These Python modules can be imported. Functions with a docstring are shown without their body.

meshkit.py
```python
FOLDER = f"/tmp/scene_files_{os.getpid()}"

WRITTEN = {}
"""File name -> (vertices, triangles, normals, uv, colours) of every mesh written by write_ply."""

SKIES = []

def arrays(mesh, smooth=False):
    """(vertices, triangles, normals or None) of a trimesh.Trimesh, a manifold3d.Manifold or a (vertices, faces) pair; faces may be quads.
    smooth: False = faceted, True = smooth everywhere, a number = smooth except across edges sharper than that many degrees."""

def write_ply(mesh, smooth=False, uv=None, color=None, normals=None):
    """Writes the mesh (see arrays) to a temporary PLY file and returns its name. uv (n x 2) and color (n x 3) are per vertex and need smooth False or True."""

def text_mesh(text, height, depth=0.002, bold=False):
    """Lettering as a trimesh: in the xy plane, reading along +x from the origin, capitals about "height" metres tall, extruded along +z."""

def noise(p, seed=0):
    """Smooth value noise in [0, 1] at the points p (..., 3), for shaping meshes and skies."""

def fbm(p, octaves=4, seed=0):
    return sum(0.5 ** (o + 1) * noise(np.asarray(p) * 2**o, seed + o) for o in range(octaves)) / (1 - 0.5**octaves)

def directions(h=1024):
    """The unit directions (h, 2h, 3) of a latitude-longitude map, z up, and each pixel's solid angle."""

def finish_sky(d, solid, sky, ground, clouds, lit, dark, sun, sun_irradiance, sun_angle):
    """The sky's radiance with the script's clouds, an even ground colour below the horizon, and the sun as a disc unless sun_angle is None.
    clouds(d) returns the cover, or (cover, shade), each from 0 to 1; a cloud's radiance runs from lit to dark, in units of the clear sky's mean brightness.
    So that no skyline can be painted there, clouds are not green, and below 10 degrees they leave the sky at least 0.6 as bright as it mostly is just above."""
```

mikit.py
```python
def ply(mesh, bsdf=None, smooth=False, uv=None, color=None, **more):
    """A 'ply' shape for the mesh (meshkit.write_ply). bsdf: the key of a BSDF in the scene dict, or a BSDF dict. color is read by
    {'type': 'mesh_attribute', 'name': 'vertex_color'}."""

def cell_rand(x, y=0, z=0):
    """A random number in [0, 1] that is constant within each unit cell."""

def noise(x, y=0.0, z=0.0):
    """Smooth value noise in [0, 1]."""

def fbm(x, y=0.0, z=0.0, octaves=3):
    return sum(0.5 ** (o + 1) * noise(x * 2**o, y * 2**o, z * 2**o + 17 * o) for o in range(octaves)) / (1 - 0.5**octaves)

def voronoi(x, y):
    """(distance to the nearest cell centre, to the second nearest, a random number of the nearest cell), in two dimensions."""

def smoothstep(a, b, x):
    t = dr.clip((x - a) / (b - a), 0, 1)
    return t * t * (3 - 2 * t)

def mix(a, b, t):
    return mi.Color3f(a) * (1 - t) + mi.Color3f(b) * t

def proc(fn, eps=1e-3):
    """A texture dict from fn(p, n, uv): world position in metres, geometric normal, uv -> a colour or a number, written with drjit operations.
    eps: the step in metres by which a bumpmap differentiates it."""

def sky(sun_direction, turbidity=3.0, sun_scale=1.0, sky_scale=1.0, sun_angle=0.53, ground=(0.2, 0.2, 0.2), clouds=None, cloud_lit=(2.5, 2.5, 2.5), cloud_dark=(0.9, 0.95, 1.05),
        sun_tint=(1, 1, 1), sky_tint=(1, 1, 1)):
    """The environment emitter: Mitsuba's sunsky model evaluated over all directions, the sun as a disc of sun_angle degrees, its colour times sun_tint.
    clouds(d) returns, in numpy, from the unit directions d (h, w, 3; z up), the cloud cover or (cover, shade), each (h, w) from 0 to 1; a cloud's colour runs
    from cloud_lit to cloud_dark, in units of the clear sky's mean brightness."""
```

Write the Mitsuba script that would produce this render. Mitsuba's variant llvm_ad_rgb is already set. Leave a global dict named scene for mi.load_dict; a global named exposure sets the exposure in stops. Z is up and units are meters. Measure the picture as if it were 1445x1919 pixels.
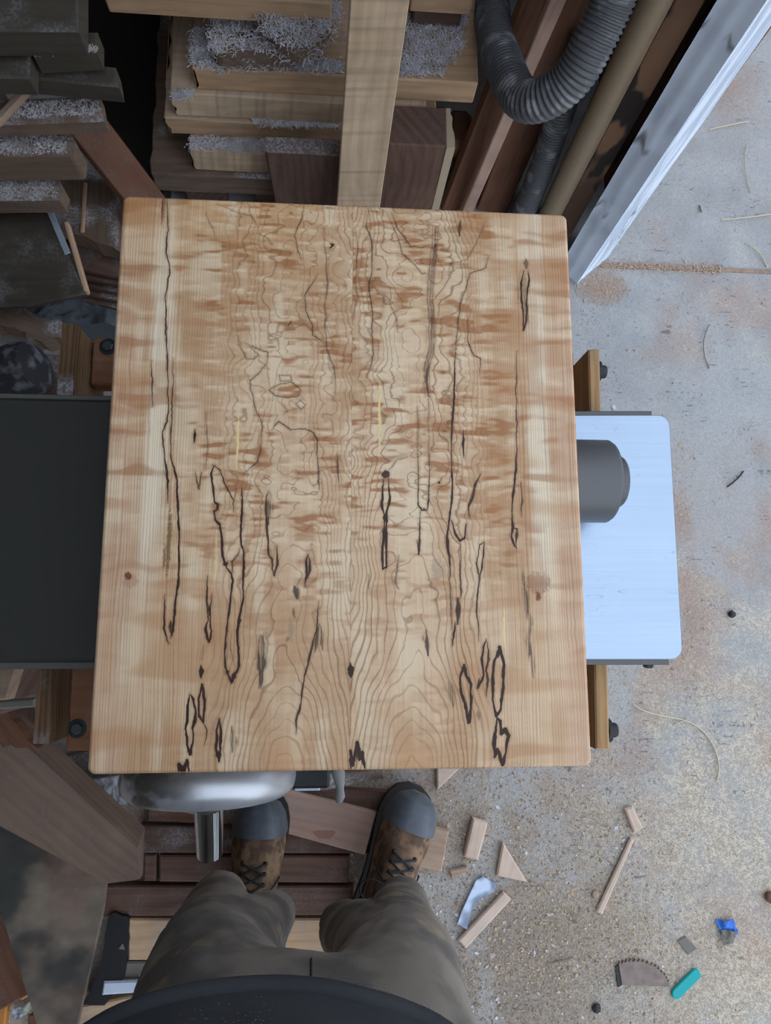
import math, random
import numpy as np, trimesh, manifold3d as m3
import drjit as dr
import mitsuba as mi
import mikit as mk, meshkit
from shapely.geometry import Polygon
from mitsuba import ScalarTransform4f as T

# ------------------------------------------------------------------ camera
FPX = 1340.0
W_, H_ = 1445, 1919
EYE = np.array([-0.0165, -0.1548, 1.60])
CAM = np.array([[0.9970644, -0.00126115, 0.07655713], [0.01093709, -0.98726532, -0.15870592], [0.07578235, 0.15907734, -0.98435331]])  # rows: right, down, forward
scene = {'type': 'scene', 'camera': {'type': 'perspective', 'fov': math.degrees(2 * math.atan(W_ / 2 / FPX)), 'fov_axis': 'x', 'near_clip': 0.02, 'far_clip': 100.0,
         'to_world': T().look_at(origin=EYE.tolist(), target=(EYE + CAM[2]).tolist(), up=(-CAM[1]).tolist())}}
# ------------------------------------------------------------------ light: bright overcast sky through the open side of the workshop
exposure = 3.2
scene['sky'] = mk.sky((0.75, -0.25, 0.62), turbidity=4.0, sun_scale=0.0, sky_scale=1.0, ground=(0.28, 0.26, 0.24),
                      clouds=lambda d: (0.75 + 0.25 * meshkit.fbm(d * 3.0, 4, 5), 0.7 * meshkit.fbm(d * 2.0, 4, 9)),
                      cloud_lit=(1.75, 1.97, 2.3), cloud_dark=(1.25, 1.42, 1.72))
labels = {}


# ------------------------------------------------------------------ helpers
def ray(px, py):
    return CAM.T @ np.array([(px - W_ / 2) / FPX, (py - H_ / 2) / FPX, 1.0])


def P(px, py, z):
    """The point of the photograph's pixel at the height z."""
    d = ray(px, py)
    return EYE + d * (z - EYE[2]) / d[2]


def PY(px, py, y):
    d = ray(px, py)
    return EYE + d * (y - EYE[1]) / d[1]


def C(r, g, b):
    return [(v / 255 / 12.92) if v / 255 <= 0.04045 else ((v / 255 + 0.055) / 1.055) ** 2.4 for v in (r, g, b)]


def add(key, mesh, bsdf, label=None, cat=None, group=None, kind=None, smooth=30, uv=None):
    base, k = key, 0
    while key in scene:
        k += 1
        key = f'{base}_{k:03d}'
    if uv is not None:
        smooth = smooth if smooth is True else False
    scene[key] = mk.ply(mesh, bsdf, smooth=smooth, uv=uv)
    e = {n: v for n, v in (('label', label), ('category', cat), ('group', group), ('kind', kind)) if v}
    if e:
        labels[key] = e
    return key


def name(key, label, cat=None, group=None, kind=None):
    """A thing without a mesh of its own: its parts follow."""
    base, k = key, 0
    while key in labels:
        k += 1
        key = f'{base}_{k:03d}'
    labels[key] = {n: v for n, v in (('label', label), ('category', cat), ('group', group), ('kind', kind)) if v}
    return key


def hull(pts):
    return trimesh.convex.convex_hull(np.asarray(pts, float))


def box(x0, x1, y0, y1, z0, z1, c=0.002):
    c = min(c, (x1 - x0) / 3, (y1 - y0) / 3, (z1 - z0) / 3)
    pts = []
    for i in range(3):
        q = [c, c, c]
        q[i] = 0
        for a in (0, 1):
            for b in (0, 1):
                for d in (0, 1):
                    pts.append([x0 + q[0] if a == 0 else x1 - q[0], y0 + q[1] if b == 0 else y1 - q[1], z0 + q[2] if d == 0 else z1 - q[2]])
    return hull(pts)


def prism(poly, z0, z1, c=0.002):
    """A solid with the outline poly (x, y) from z0 to z1, its edges chamfered."""
    p = Polygon([(q[0], q[1]) for q in poly])
    if not p.is_valid:
        p = p.buffer(0)
    if p.exterior.is_ccw is False:
        p = Polygon(list(p.exterior.coords)[::-1])
    if p.convex_hull.area - p.area < 1e-4 * p.area + 1e-9:
        c = min(c, (z1 - z0) / 3)
        inn = p.buffer(-c, join_style=2)
        if inn.is_empty:
            inn = p
        a, b = np.array(p.exterior.coords)[:-1], np.array(inn.exterior.coords)[:-1]
        f = lambda q, z: np.c_[q, np.full(len(q), z)]
        return hull(np.vstack([f(b, z0), f(a, z0 + c), f(a, z1 - c), f(b, z1)]))
    m = trimesh.creation.extrude_polygon(p, z1 - z0, engine='earcut')
    m.apply_translation([0, 0, z0])
    return m


def torn(poly, amp, step=0.012, seed=0, edges=None):
    """The outline with some of its edges broken into splinters."""
    rng, out = np.random.default_rng(seed), []
    n = len(poly)
    for i in range(n):
        a, b = np.asarray(poly[i][:2], float), np.asarray(poly[(i + 1) % n][:2], float)
        out.append(a)
        if edges is None or i in edges:
            k = max(2, int(np.linalg.norm(b - a) / step))
            nn = np.array([b[1] - a[1], a[0] - b[0]]) / (np.linalg.norm(b - a) + 1e-9)
            for t in range(1, k):
                out.append(a + (b - a) * t / k + nn * rng.uniform(-amp, amp))
    return out


def px_poly(pix, z):
    return [P(x, y, z)[:2] for x, y in pix]


def board_uv(mesh, along, seed=0):
    """uv of a board: u along its grain, v across it, in metres."""
    a = np.asarray(along, float)
    a = a / np.linalg.norm(a)
    up = np.array([0, 0, 1.0]) if abs(a[2]) < 0.8 else np.array([0, 1.0, 0])
    b = np.cross(a, up)
    b /= np.linalg.norm(b)
    c = np.cross(a, b)
    v = np.asarray(mesh.vertices)
    r = random.Random(seed)
    return np.c_[v @ a + r.uniform(0, 9), v @ b + 0.83 * (v @ c) + r.uniform(0, 9)]


def facet(mesh):
    """Every triangle with corners of its own, so that flat faces stay flat with uv."""
    v, f = np.asarray(mesh.vertices), np.asarray(mesh.faces)
    return trimesh.Trimesh(v[f].reshape(-1, 3), np.arange(len(f) * 3).reshape(-1, 3), process=False)


def board(key, mesh, bsdf, along, label=None, cat='board', group=None, kind=None):
    uv = board_uv(mesh, along, len(scene))
    return add(key, mesh, bsdf, label, cat if '__' not in key else None, group, kind, smooth=False, uv=uv)


def tube(path, radius, n=16, closed=True, ribs=None):
    """A tube along path (m x 3); radius a number or one per point."""
    path = np.asarray(path, float)
    r = np.broadcast_to(radius, len(path))
    t = np.gradient(path, axis=0)
    t /= np.linalg.norm(t, axis=1, keepdims=True) + 1e-12
    u = np.cross(t[0], [0.3, 0.2, 0.9])
    if np.linalg.norm(u) < 0.1:
        u = np.cross(t[0], [1, 0, 0.0])
    u /= np.linalg.norm(u)
    vs, a = [], np.arange(n) / n * 2 * np.pi
    for i in range(len(path)):
        u = u - t[i] * (u @ t[i])
        u /= np.linalg.norm(u)
        w = np.cross(t[i], u)
        vs.append(path[i] + r[i] * (np.cos(a)[:, None] * u + np.sin(a)[:, None] * w))
    vs = np.vstack(vs)
    fs = []
    for i in range(len(path) - 1):
        for k in range(n):
            p, q = i * n + k, i * n + (k + 1) % n
            fs += [[p, q, q + n], [p, q + n, p + n]]
    if closed:
        m = len(vs)
        vs = np.vstack([vs, path[0], path[-1]])
        for k in range(n):
            fs.append([m, (k + 1) % n, k])
            e = (len(path) - 1) * n
            fs.append([m + 1, e + k, e + (k + 1) % n])
    return trimesh.Trimesh(vs, fs, process=False)


def spline(pts, n):
    from scipy.interpolate import CubicSpline
    pts = np.asarray(pts, float)
    s = np.r_[0, np.cumsum(np.linalg.norm(np.diff(pts[:, :3], axis=0), axis=1))]
    return CubicSpline(s, pts)(np.linspace(0, s[-1], n))


def lathe(prof, axis_from, axis_dir, n=48):
    """prof: (radius, distance along the axis) pairs."""
    d = np.asarray(axis_dir, float)
    d /= np.linalg.norm(d)
    m = trimesh.creation.revolve(np.asarray(prof, float), sections=n)
    m.apply_transform(trimesh.geometry.align_vectors([0, 0, 1], d))
    m.apply_translation(axis_from)
    return m


def cat_(ms):
    return trimesh.util.concatenate(ms)


def blob(spheres, edge=0.02, smooth_n=12):
    """Chains of tapered bones in one smooth surface. spheres: list of chains of (x, y, z, r)."""
    man = m3.Manifold()
    for ch in spheres:
        sp = [m3.Manifold.sphere(q[3], 28).translate(list(map(float, q[:3]))) for q in ch]
        for a, b in zip(sp[:-1], sp[1:]):
            man = man + m3.Manifold.batch_hull([a, b])
    m = man.refine_to_length(edge).to_mesh()
    t = trimesh.Trimesh(m.vert_properties[:, :3], m.tri_verts, process=True)
    trimesh.smoothing.filter_taubin(t, lamb=0.6, nu=0.55, iterations=smooth_n)
    return t


# ------------------------------------------------------------------ materials
DUST = C(184, 182, 184)


def princ(key, color, rough=0.7, **kw):
    scene[key] = {'type': 'principled', 'base_color': {'type': 'rgb', 'value': list(color)} if not isinstance(color, dict) else color, 'roughness': rough, **kw}
    return key


def wood(key, base, dark, dust=0.0, rough=0.75, seed=0.0, lines=46.0, contrast=1.0, saw=0.0):
    def fn(p, n, uv):
        u, v = uv.x, uv.y
        w = mk.fbm(u * 5 + seed, v * 16, seed, octaves=2)
        fine = mk.noise(u * 9, v * 420, seed)
        ring = 0.5 + 0.5 * dr.sin(6.283 * (v * lines + 3.0 * w + 0.4 * mk.noise(u * 22, v * 60)))
        t = dr.clip((0.2 * ring * ring + 0.3 * fine + 0.3 * mk.noise(u * 3, v * 110, seed + 3) + 0.7 * (w - 0.4)) * contrast, 0, 1)
        c = mk.mix(base, dark, t)
        if saw:
            c = c * (1 - saw * mk.smoothstep(0.45, 0.8, mk.noise(u * 130 + 14 * v, v * 3, seed)))
        s = mk.fbm(p.x * 23, p.y * 23, p.z * 23 + seed, octaves=3)
        c = c * (0.78 + 0.44 * s)
        if dust:
            g = mk.noise(p.x * 330, p.y * 330, p.z * 330)
            up = mk.smoothstep(0.3, 0.9, n.z)
            k = dust * (0.12 + up) * mk.smoothstep(0.62, 0.2, s) * (0.35 + 0.65 * mk.smoothstep(0.35, 0.75, g))
            c = mk.mix(c, DUST, dr.clip(k, 0, 0.95))
        return c
    return princ(key, mk.proc(fn), rough, specular=0.3)


wood('wood_tan', C(204, 172, 138), C(160, 126, 94), dust=0.35, seed=1.3)
wood('wood_tan_sawn', C(206, 182, 152), C(168, 140, 112), dust=0.25, seed=2.3, saw=0.22)
wood('wood_pale', C(176, 152, 130), C(140, 114, 92), dust=0.15, seed=4.1)
wood('wood_pink', C(188, 158, 142), C(158, 124, 106), dust=0.15, seed=5.7)
wood('wood_walnut', C(108, 84, 72), C(70, 52, 44), dust=0.55, seed=7.9)
wood('wood_walnut_clean', C(118, 90, 76), C(76, 56, 47), dust=0.12, seed=8.2)
wood('wood_red', C(124, 86, 66), C(82, 52, 38), dust=0.15, seed=9.4)
wood('wood_dusty', C(128, 108, 92), C(90, 72, 60), dust=0.9, seed=11.1)
wood('wood_grey', C(112, 102, 92), C(76, 68, 60), dust=0.5, seed=12.8)
wood('wood_olive', C(78, 71, 60), C(54, 50, 43), dust=0.25, seed=14.2)
wood('wood_scrap', C(208, 186, 168), C(180, 154, 134), dust=0.1, seed=21.5)
wood('wood_beam', C(138, 116, 100), C(106, 86, 74), dust=0.1, seed=22.5)
wood('wood_ply_worn', C(150, 118, 84), C(84, 62, 44), dust=0.7, seed=23.5, lines=150, contrast=1.5)
wood('wood_ply', C(190, 152, 106), C(116, 84, 54), dust=0.1, seed=15.5, lines=150)
wood('wood_ply_face', C(142, 98, 68), C(104, 66, 44), dust=0.12, seed=16.5)
wood('wood_brown', C(112, 80, 58), C(66, 44, 32), dust=0.1, seed=17.5, contrast=1.3)


def f_stained(p, n, uv):
    u, v = uv.x, uv.y
    w = mk.fbm(u * 4, v * 22, octaves=3)
    c = mk.mix(C(122, 90, 66), C(74, 50, 36), mk.smoothstep(0.3, 0.7, w))
    st = mk.smoothstep(0.52, 0.64, mk.fbm(u * 11 + 5, v * 60, octaves=3))
    return mk.mix(c, C(34, 26, 22), st)


def f_ply_dark(p, n, uv):
    m = mk.fbm(p.x * 9, p.y * 9, octaves=4)
    s = mk.fbm(p.x * 38 + 7, p.y * 60, octaves=3)
    c = mk.mix(C(118, 106, 92), C(58, 58, 54), mk.smoothstep(0.36, 0.6, m))
    c = mk.mix(c, C(128, 98, 84), mk.smoothstep(0.5, 0.72, mk.fbm(p.x * 6 + 9, p.y * 6, octaves=2)) * 0.7)
    return c * (0.7 + 0.6 * s)


def f_floor(p, n, uv):
    x, y = p.x, p.y
    big = mk.fbm(x * 3.1 + 5, y * 3.1, octaves=4)
    mid = mk.fbm(x * 14, y * 14 + 3, octaves=4)
    fine = 0.45 * mk.fbm(x * 150, y * 150, octaves=2) + 0.55 * mk.noise(x * 520 + 9 * y, y * 520)
    grit = mk.noise(x * 420, y * 420)
    c = mk.mix(C(170, 171, 170), C(148, 149, 149), mid)
    # sawdust lies thickest towards the near side and thins out towards the doorway
    cover = mk.smoothstep(0.45, -0.85, y + 0.55 * (big - 0.5)) * 0.75 + 0.1
    k = mk.smoothstep(0.7, 0.22, mid * 0.55 + fine * 0.45 - 0.28 * (cover - 0.5)) * mk.smoothstep(0.0, 0.5, cover + 0.7 * (big - 0.42))
    dust = mk.mix(C(206, 190, 164), C(160, 142, 120), mk.smoothstep(0.35, 0.68, fine))
    c = mk.mix(c, dust, dr.clip(k * 0.62 + 0.22 * cover, 0, 1))
    # reddish brown stain
    k2 = mk.smoothstep(0.46, 0.78, mk.fbm(x * 5 + 31, y * 5 + 9, octaves=5)) * 0.5 * (0.5 + fine)
    c = mk.mix(c, C(158, 124, 104), k2)
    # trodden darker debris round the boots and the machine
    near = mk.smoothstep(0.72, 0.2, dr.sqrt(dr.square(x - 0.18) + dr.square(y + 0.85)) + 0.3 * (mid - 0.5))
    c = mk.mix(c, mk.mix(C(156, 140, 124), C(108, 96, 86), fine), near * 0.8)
    # bare worn patches
    bare = mk.smoothstep(0.58, 0.72, mk.fbm(x * 6.5 + 2, y * 5.1 + 13, octaves=4)) * 0.7
    c = mk.mix(c, C(166, 166, 164), bare)
    dark = mk.smoothstep(0.78, 0.92, mk.noise(x * 210 + 40 * mid, y * 210)) * mk.smoothstep(0.45, 0.65, mk.fbm(x * 20, y * 20 + 40))
    c = c * (1 - 0.45 * dark)
    return c * (0.88 + 0.26 * grit)


def f_post(p, n, uv):
    v = mk.fbm(p.x * 60 + p.y * 60, p.z * 9, octaves=3)
    crack = mk.smoothstep(0.03, 0.0, dr.abs(mk.fbm((p.x + p.y) * 26, p.z * 3.1 + 4, octaves=3) - 0.5)) * mk.smoothstep(0.38, 0.55, mk.fbm(p.z * 4, p.x * 30 + 2))
    c = mk.mix(C(202, 211, 222), C(166, 176, 190), mk.smoothstep(0.3, 0.7, v))
    return mk.mix(c, C(86, 80, 76), crack * 0.85)


def f_alu(p, n, uv):
    s = mk.fbm(p.x * 8, p.y * 500, octaves=2) * 0.6 + 0.2
    b = mk.fbm(p.x * 10 + 3, p.y * 18, octaves=3)
    scr = mk.smoothstep(0.012, 0.0, dr.abs(mk.noise(p.x * 38, p.y * 150 + 3) - 0.5)) * mk.smoothstep(0.62, 0.72, mk.noise(p.x * 31, p.y * 31))
    return mi.Color3f(0.40, 0.49, 0.60) * (0.86 + 0.12 * s + 0.08 * b) * (1 - 0.35 * scr)


def f_pants(p, n, uv):
    w = 0.5 + 0.25 * dr.sin(p.x * 2600) + 0.25 * dr.sin((p.y + p.z) * 2600)
    b = mk.fbm(p.x * 16, p.y * 16, p.z * 16, octaves=4)
    c = mk.mix(C(126, 118, 108), C(98, 93, 88), mk.smoothstep(0.35, 0.65, b))
    st = mk.smoothstep(0.62, 0.72, mk.fbm(p.x * 22 + 4, p.y * 22, p.z * 22, octaves=3))
    c = mk.mix(c, C(150, 134, 108), st * 0.5)
    return c * (0.84 + 0.3 * w)


def f_shirt(p, n, uv):
    b = mk.fbm(p.x * 25, p.y * 25, p.z * 25, octaves=4)
    c = mk.mix(C(66, 68, 70), C(48, 50, 54), b)
    sp = mk.smoothstep(0.82, 0.9, mk.noise(p.x * 620, p.y * 620, p.z * 620)) * mk.smoothstep(0.5, 0.65, mk.fbm(p.x * 14, p.y * 14, p.z * 14 + 3))
    return mk.mix(c, C(150, 132, 96), sp * 0.6)


def f_leather(p, n, uv):
    b = mk.fbm(p.x * 45, p.y * 45, p.z * 45, octaves=4)
    c = mk.mix(C(134, 106, 80), C(86, 64, 48), mk.smoothstep(0.35, 0.65, b))
    st = mk.smoothstep(0.62, 0.7, mk.fbm(p.x * 70 + 4, p.y * 70, p.z * 70, octaves=2))
    return mk.mix(c, C(62, 50, 44), st * 0.7)


def f_wheel(p, n, uv):
    b = mk.fbm(p.x * 40, p.y * 70, p.z * 40, octaves=3)
    grime = mk.smoothstep(-0.12, -0.2, p.x + 0.05 * (b - 0.5)) * mk.smoothstep(0.35, 0.6, b)
    return mk.mix(C(196, 199, 203), C(86, 76, 62), grime * 0.85)


def f_hose(p, n, uv):
    b = mk.fbm(p.x * 40, p.y * 40, p.z * 40, octaves=3)
    return mk.mix(C(78, 78, 80), C(132, 132, 134), mk.smoothstep(0.5, 0.75, b) * (0.25 + 0.75 * mk.smoothstep(0.0, 0.8, n.z)) * 0.9)


def f_shaving(p, n, uv):
    return mk.mix(C(210, 210, 216), C(168, 160, 152), mk.noise(p.x * 60, p.y * 60, p.z * 60))


princ('m_stained', mk.proc(f_stained), 0.8)
princ('m_ply_dark', mk.proc(f_ply_dark), 0.75)
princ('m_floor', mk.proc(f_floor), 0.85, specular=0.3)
princ('m_post', mk.proc(f_post), 0.7)
princ('m_alu', mk.proc(f_alu), 0.38, metallic=1.0)
princ('m_pants', mk.proc(f_pants), 0.95, sheen=0.15, specular=0.2)
princ('m_shirt', mk.proc(f_shirt), 0.95, specular=0.2)
princ('m_leather', mk.proc(f_leather), 0.8)
princ('m_wheel', mk.proc(f_wheel), 0.35, metallic=0.6)
princ('m_hose', mk.proc(f_hose), 0.55)
scene['m_shaving'] = {'type': 'twosided', 'b': {'type': 'principled', 'base_color': mk.proc(f_shaving), 'roughness': 0.8}}
scene['m_dusting'] = {'type': 'twosided', 'b': {'type': 'principled', 'base_color': {'type': 'rgb', 'value': C(178, 158, 130)}, 'roughness': 0.9}}
scene['m_dirt2'] = {'type': 'twosided', 'b': {'type': 'principled', 'base_color': {'type': 'rgb', 'value': C(180, 156, 136)}, 'roughness': 0.9}}
scene['m_debris'] = {'type': 'twosided', 'b': {'type': 'principled', 'base_color': {'type': 'rgb', 'value': C(126, 108, 92)}, 'roughness': 0.9}}
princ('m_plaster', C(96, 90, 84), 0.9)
princ('m_shade_dark', C(34, 28, 24), 0.9)  # near-black tone standing in for deep shade
princ('m_table', C(46, 46, 41), 0.5)
princ('m_table_edge', C(84, 84, 76), 0.5)
princ('m_motor', mk.proc(lambda p, n, uv: mk.mix(C(44, 44, 48), C(112, 114, 120), mk.smoothstep(0.5, 0.75, mk.fbm(p.x * 60, p.y * 60, p.z * 60, octaves=3)) * 0.8)), 0.8)
princ('m_black', C(24, 24, 26), 0.5)
princ('m_darksteel', C(92, 92, 92), 0.42, metallic=0.5)
princ('m_chrome', C(206, 208, 212), 0.12, metallic=1.0)
princ('m_bolt', C(74, 80, 80), 0.45, metallic=0.6)
princ('m_rubber', mk.proc(lambda p, n, uv: mk.mix(C(66, 72, 78), C(96, 102, 110), mk.fbm(p.x * 34, p.y * 34, p.z * 34, octaves=4))), 0.5)
princ('m_sole', C(52, 46, 42), 0.8)
princ('m_stain', C(158, 116, 104), 0.8)
princ('m_lace', C(34, 42, 48), 0.8)
princ('m_sock', C(170, 170, 176), 0.95)
princ('m_red', C(190, 78, 58), 0.7)
princ('m_tag', C(196, 208, 224), 0.6)
princ('m_pipe', C(140, 122, 98), 0.4, metallic=0.2)
princ('m_paper', C(196, 196, 204), 0.8)
princ('m_ink', C(70, 74, 84), 0.8)
princ('m_turquoise', C(26, 160, 160), 0.7)
princ('m_tape', C(48, 108, 200), 0.5)
princ('m_plastic', mk.proc(lambda p, n, uv: mk.mix(C(120, 134, 156), C(196, 210, 230), mk.smoothstep(0.35, 0.65, mk.fbm(p.x * 36, p.y * 36, octaves=2)))), 0.25)
princ('m_rust', mk.proc(lambda p, n, uv: mk.mix(C(146, 130, 122), C(112, 96, 88), mk.fbm(p.x * 120, p.y * 120, octaves=3))), 0.75)
princ('m_straw', C(200, 188, 160), 0.8)
princ('m_greyboard', C(116, 112, 104), 0.85)
princ('m_orange', C(196, 130, 60), 0.7)
princ('m_tarp', C(88, 94, 100), 0.95)
princ('m_cord', C(128, 128, 126), 0.9)
princ('m_sap', C(176, 158, 132), 0.8)
princ('m_strip', C(150, 160, 170), 0.5)

# ------------------------------------------------------------------ the maple panel's wood: bookmatched, curly and spalted
PZ, PW, PL = 0.9044, 0.47, 0.5735
K = PW / 900.0                                     # one unit of the drawing in metres


def pl(x, y):
    return P(x, y, PZ)[:2]


SEG = []                                           # (ax, ay, bx, by, half width a, half width b, strength)
PATCH = []                                         # soft patches (cx, cy, rx, ry, colour index, strength)


def ln(crop, pts, w, al=1.0):
    x0, y0, s = crop
    q = [pl(x0 + a / s, y0 + b / s) for a, b in pts]
    if len(q) == 2 and w > 4:
        q = [q[0], q[0] * 0.6 + q[1] * 0.4, q[1]]
    loop = np.linalg.norm(q[0] - q[-1]) < 1e-6
    n_ = len(q) - 1
    for i, (a, b) in enumerate(zip(q[:-1], q[1:])):
        wa = w * (0.25 if i == 0 and not loop else 0.8 + 0.4 * ((i * 37 % 11) / 10))
        wb = w * (0.25 if i == n_ - 1 and not loop else 0.8 + 0.4 * (((i + 1) * 37 % 11) / 10))
        SEG.append(tuple(float(t) for t in (*a, *b, wa * K / 2, wb * K / 2, al)) + (w >= 7 and al < 0.6,))


def patch(crop, x, y, rx, ry, col, al):
    x0, y0, s = crop
    PATCH.append((*(float(t) for t in pl(x0 + x / s, y0 + y / s)), rx / s * K, ry / s * K, col, al))


A_, B_, C_, D_ = (150, 340, 2.89), (600, 340, 2.726), (150, 850, 2.89), (600, 850, 2.726)
ln(A_, [(470, 85), (478, 200), (468, 330), (472, 400), (487, 500), (470, 555), (465, 620), (470, 700), (468, 800), (465, 900), (475, 1000), (475, 1100), (478, 1220), (470, 1300), (450, 1360), (458, 1480), (462, 1600)], 2.0, .85)
ln(A_, [(505, 960), (503, 1060), (492, 1360), (498, 1500), (512, 1600)], 1.8, .8)
ln(A_, [(385, 970), (388, 1100), (390, 1220)], 2.6, .8)
ln(A_, [(625, 1345), (622, 1412)], 6, .9)
ln(A_, [(685, 1250), (688, 1450), (680, 1560)], 1.4, .7)
ln(A_, [(1215, 120), (1200, 200), (1165, 290), (1180, 380), (1195, 420)], 1.4, .7)
ln(A_, [(1285, 500), (1250, 560), (1215, 620), (1220, 700), (1260, 780), (1260, 830), (1310, 870)], 1.5, .7)
ln(A_, [(1355, 335), (1372, 345), (1358, 362)], 4, .95)
ln(A_, [(1128, 783), (1145, 757)], 3.6, .9)
ln(A_, [(1425, 565), (1440, 567)], 3, .9)
ln(A_, [(1025, 1130), (1080, 1100), (1150, 1085), (1195, 1130), (1180, 1165), (1110, 1170), (1060, 1160), (1025, 1130)], 1.4, .65)
ln(A_, [(1080, 1050), (1140, 1050), (1150, 1078), (1090, 1082), (1080, 1050)], 1.3, .6)
ln(A_, [(1168, 1205), (1195, 1185), (1218, 1210), (1195, 1235), (1168, 1205)], 1.3, .6)
ln(A_, [(1080, 1195), (1130, 1240), (1100, 1265)], 1.3, .6)
ln(A_, [(1040, 1350), (1075, 1300), (1140, 1345), (1220, 1340), (1260, 1360), (1285, 1400), (1280, 1480), (1295, 1600)], 1.8, .75)
ln(A_, [(885, 870), (960, 905), (1020, 925), (1010, 990), (960, 1040), (920, 1080), (922, 1130), (960, 1250), (990, 1330), (975, 1450), (960, 1520), (870, 1600)], 1.5, .6)
ln(A_, [(880, 910), (900, 960), (940, 965), (970, 940), (910, 880)], 1.4, .6)
ln(A_, [(450, 85), (445, 150), (445, 200)], 2.5, .5)
ln(A_, [(680, 170), (715, 250), (730, 300)], 1.4, .5)
ln(A_, [(740, 120), (860, 170), (930, 190), (960, 250)], 1.4, .5)
ln(A_, [(960, 280), (1020, 310), (1035, 345)], 1.4, .5)
ln(C_, [(455, 0), (470, 100), (478, 200), (478, 268)], 2.6, .9)
ln(C_, [(460, 765), (458, 850), (455, 950), (465, 1010), (480, 1030)], 2.2, .9)
ln(C_, [(490, 0), (520, 130), (530, 230), (530, 330), (535, 450), (533, 560), (538, 640), (525, 720), (518, 800), (508, 900), (500, 960), (485, 1000)], 3.0, .95)
ln(C_, [(490, 910), (494, 990)], 7, .8)
ln(C_, [(730, 65), (712, 110), (720, 180), (725, 260), (745, 275), (745, 300), (725, 312), (735, 360), (755, 385), (768, 430), (770, 560), (790, 620), (815, 650), (825, 690), (815, 760), (805, 860), (795, 960), (785, 1060), (785, 1150), (795, 1190)], 2.8, .9)
ln(C_, [(782, 590), (790, 615)], 8, .9)
ln(C_, [(752, 375), (758, 392)], 5.5, .9)
ln(C_, [(720, 60), (760, 90), (800, 200), (830, 250), (833, 315)], 2.2, .85)
ln(C_, [(850, 190), (832, 260)], 2.2, .8)
ln(C_, [(880, 190), (878, 300), (872, 440), (868, 495), (882, 520), (884, 600), (880, 780), (865, 880), (855, 960), (858, 1060), (855, 1160), (835, 1200), (820, 1240), (800, 1200), (785, 1190)], 3.4, .95)
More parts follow.
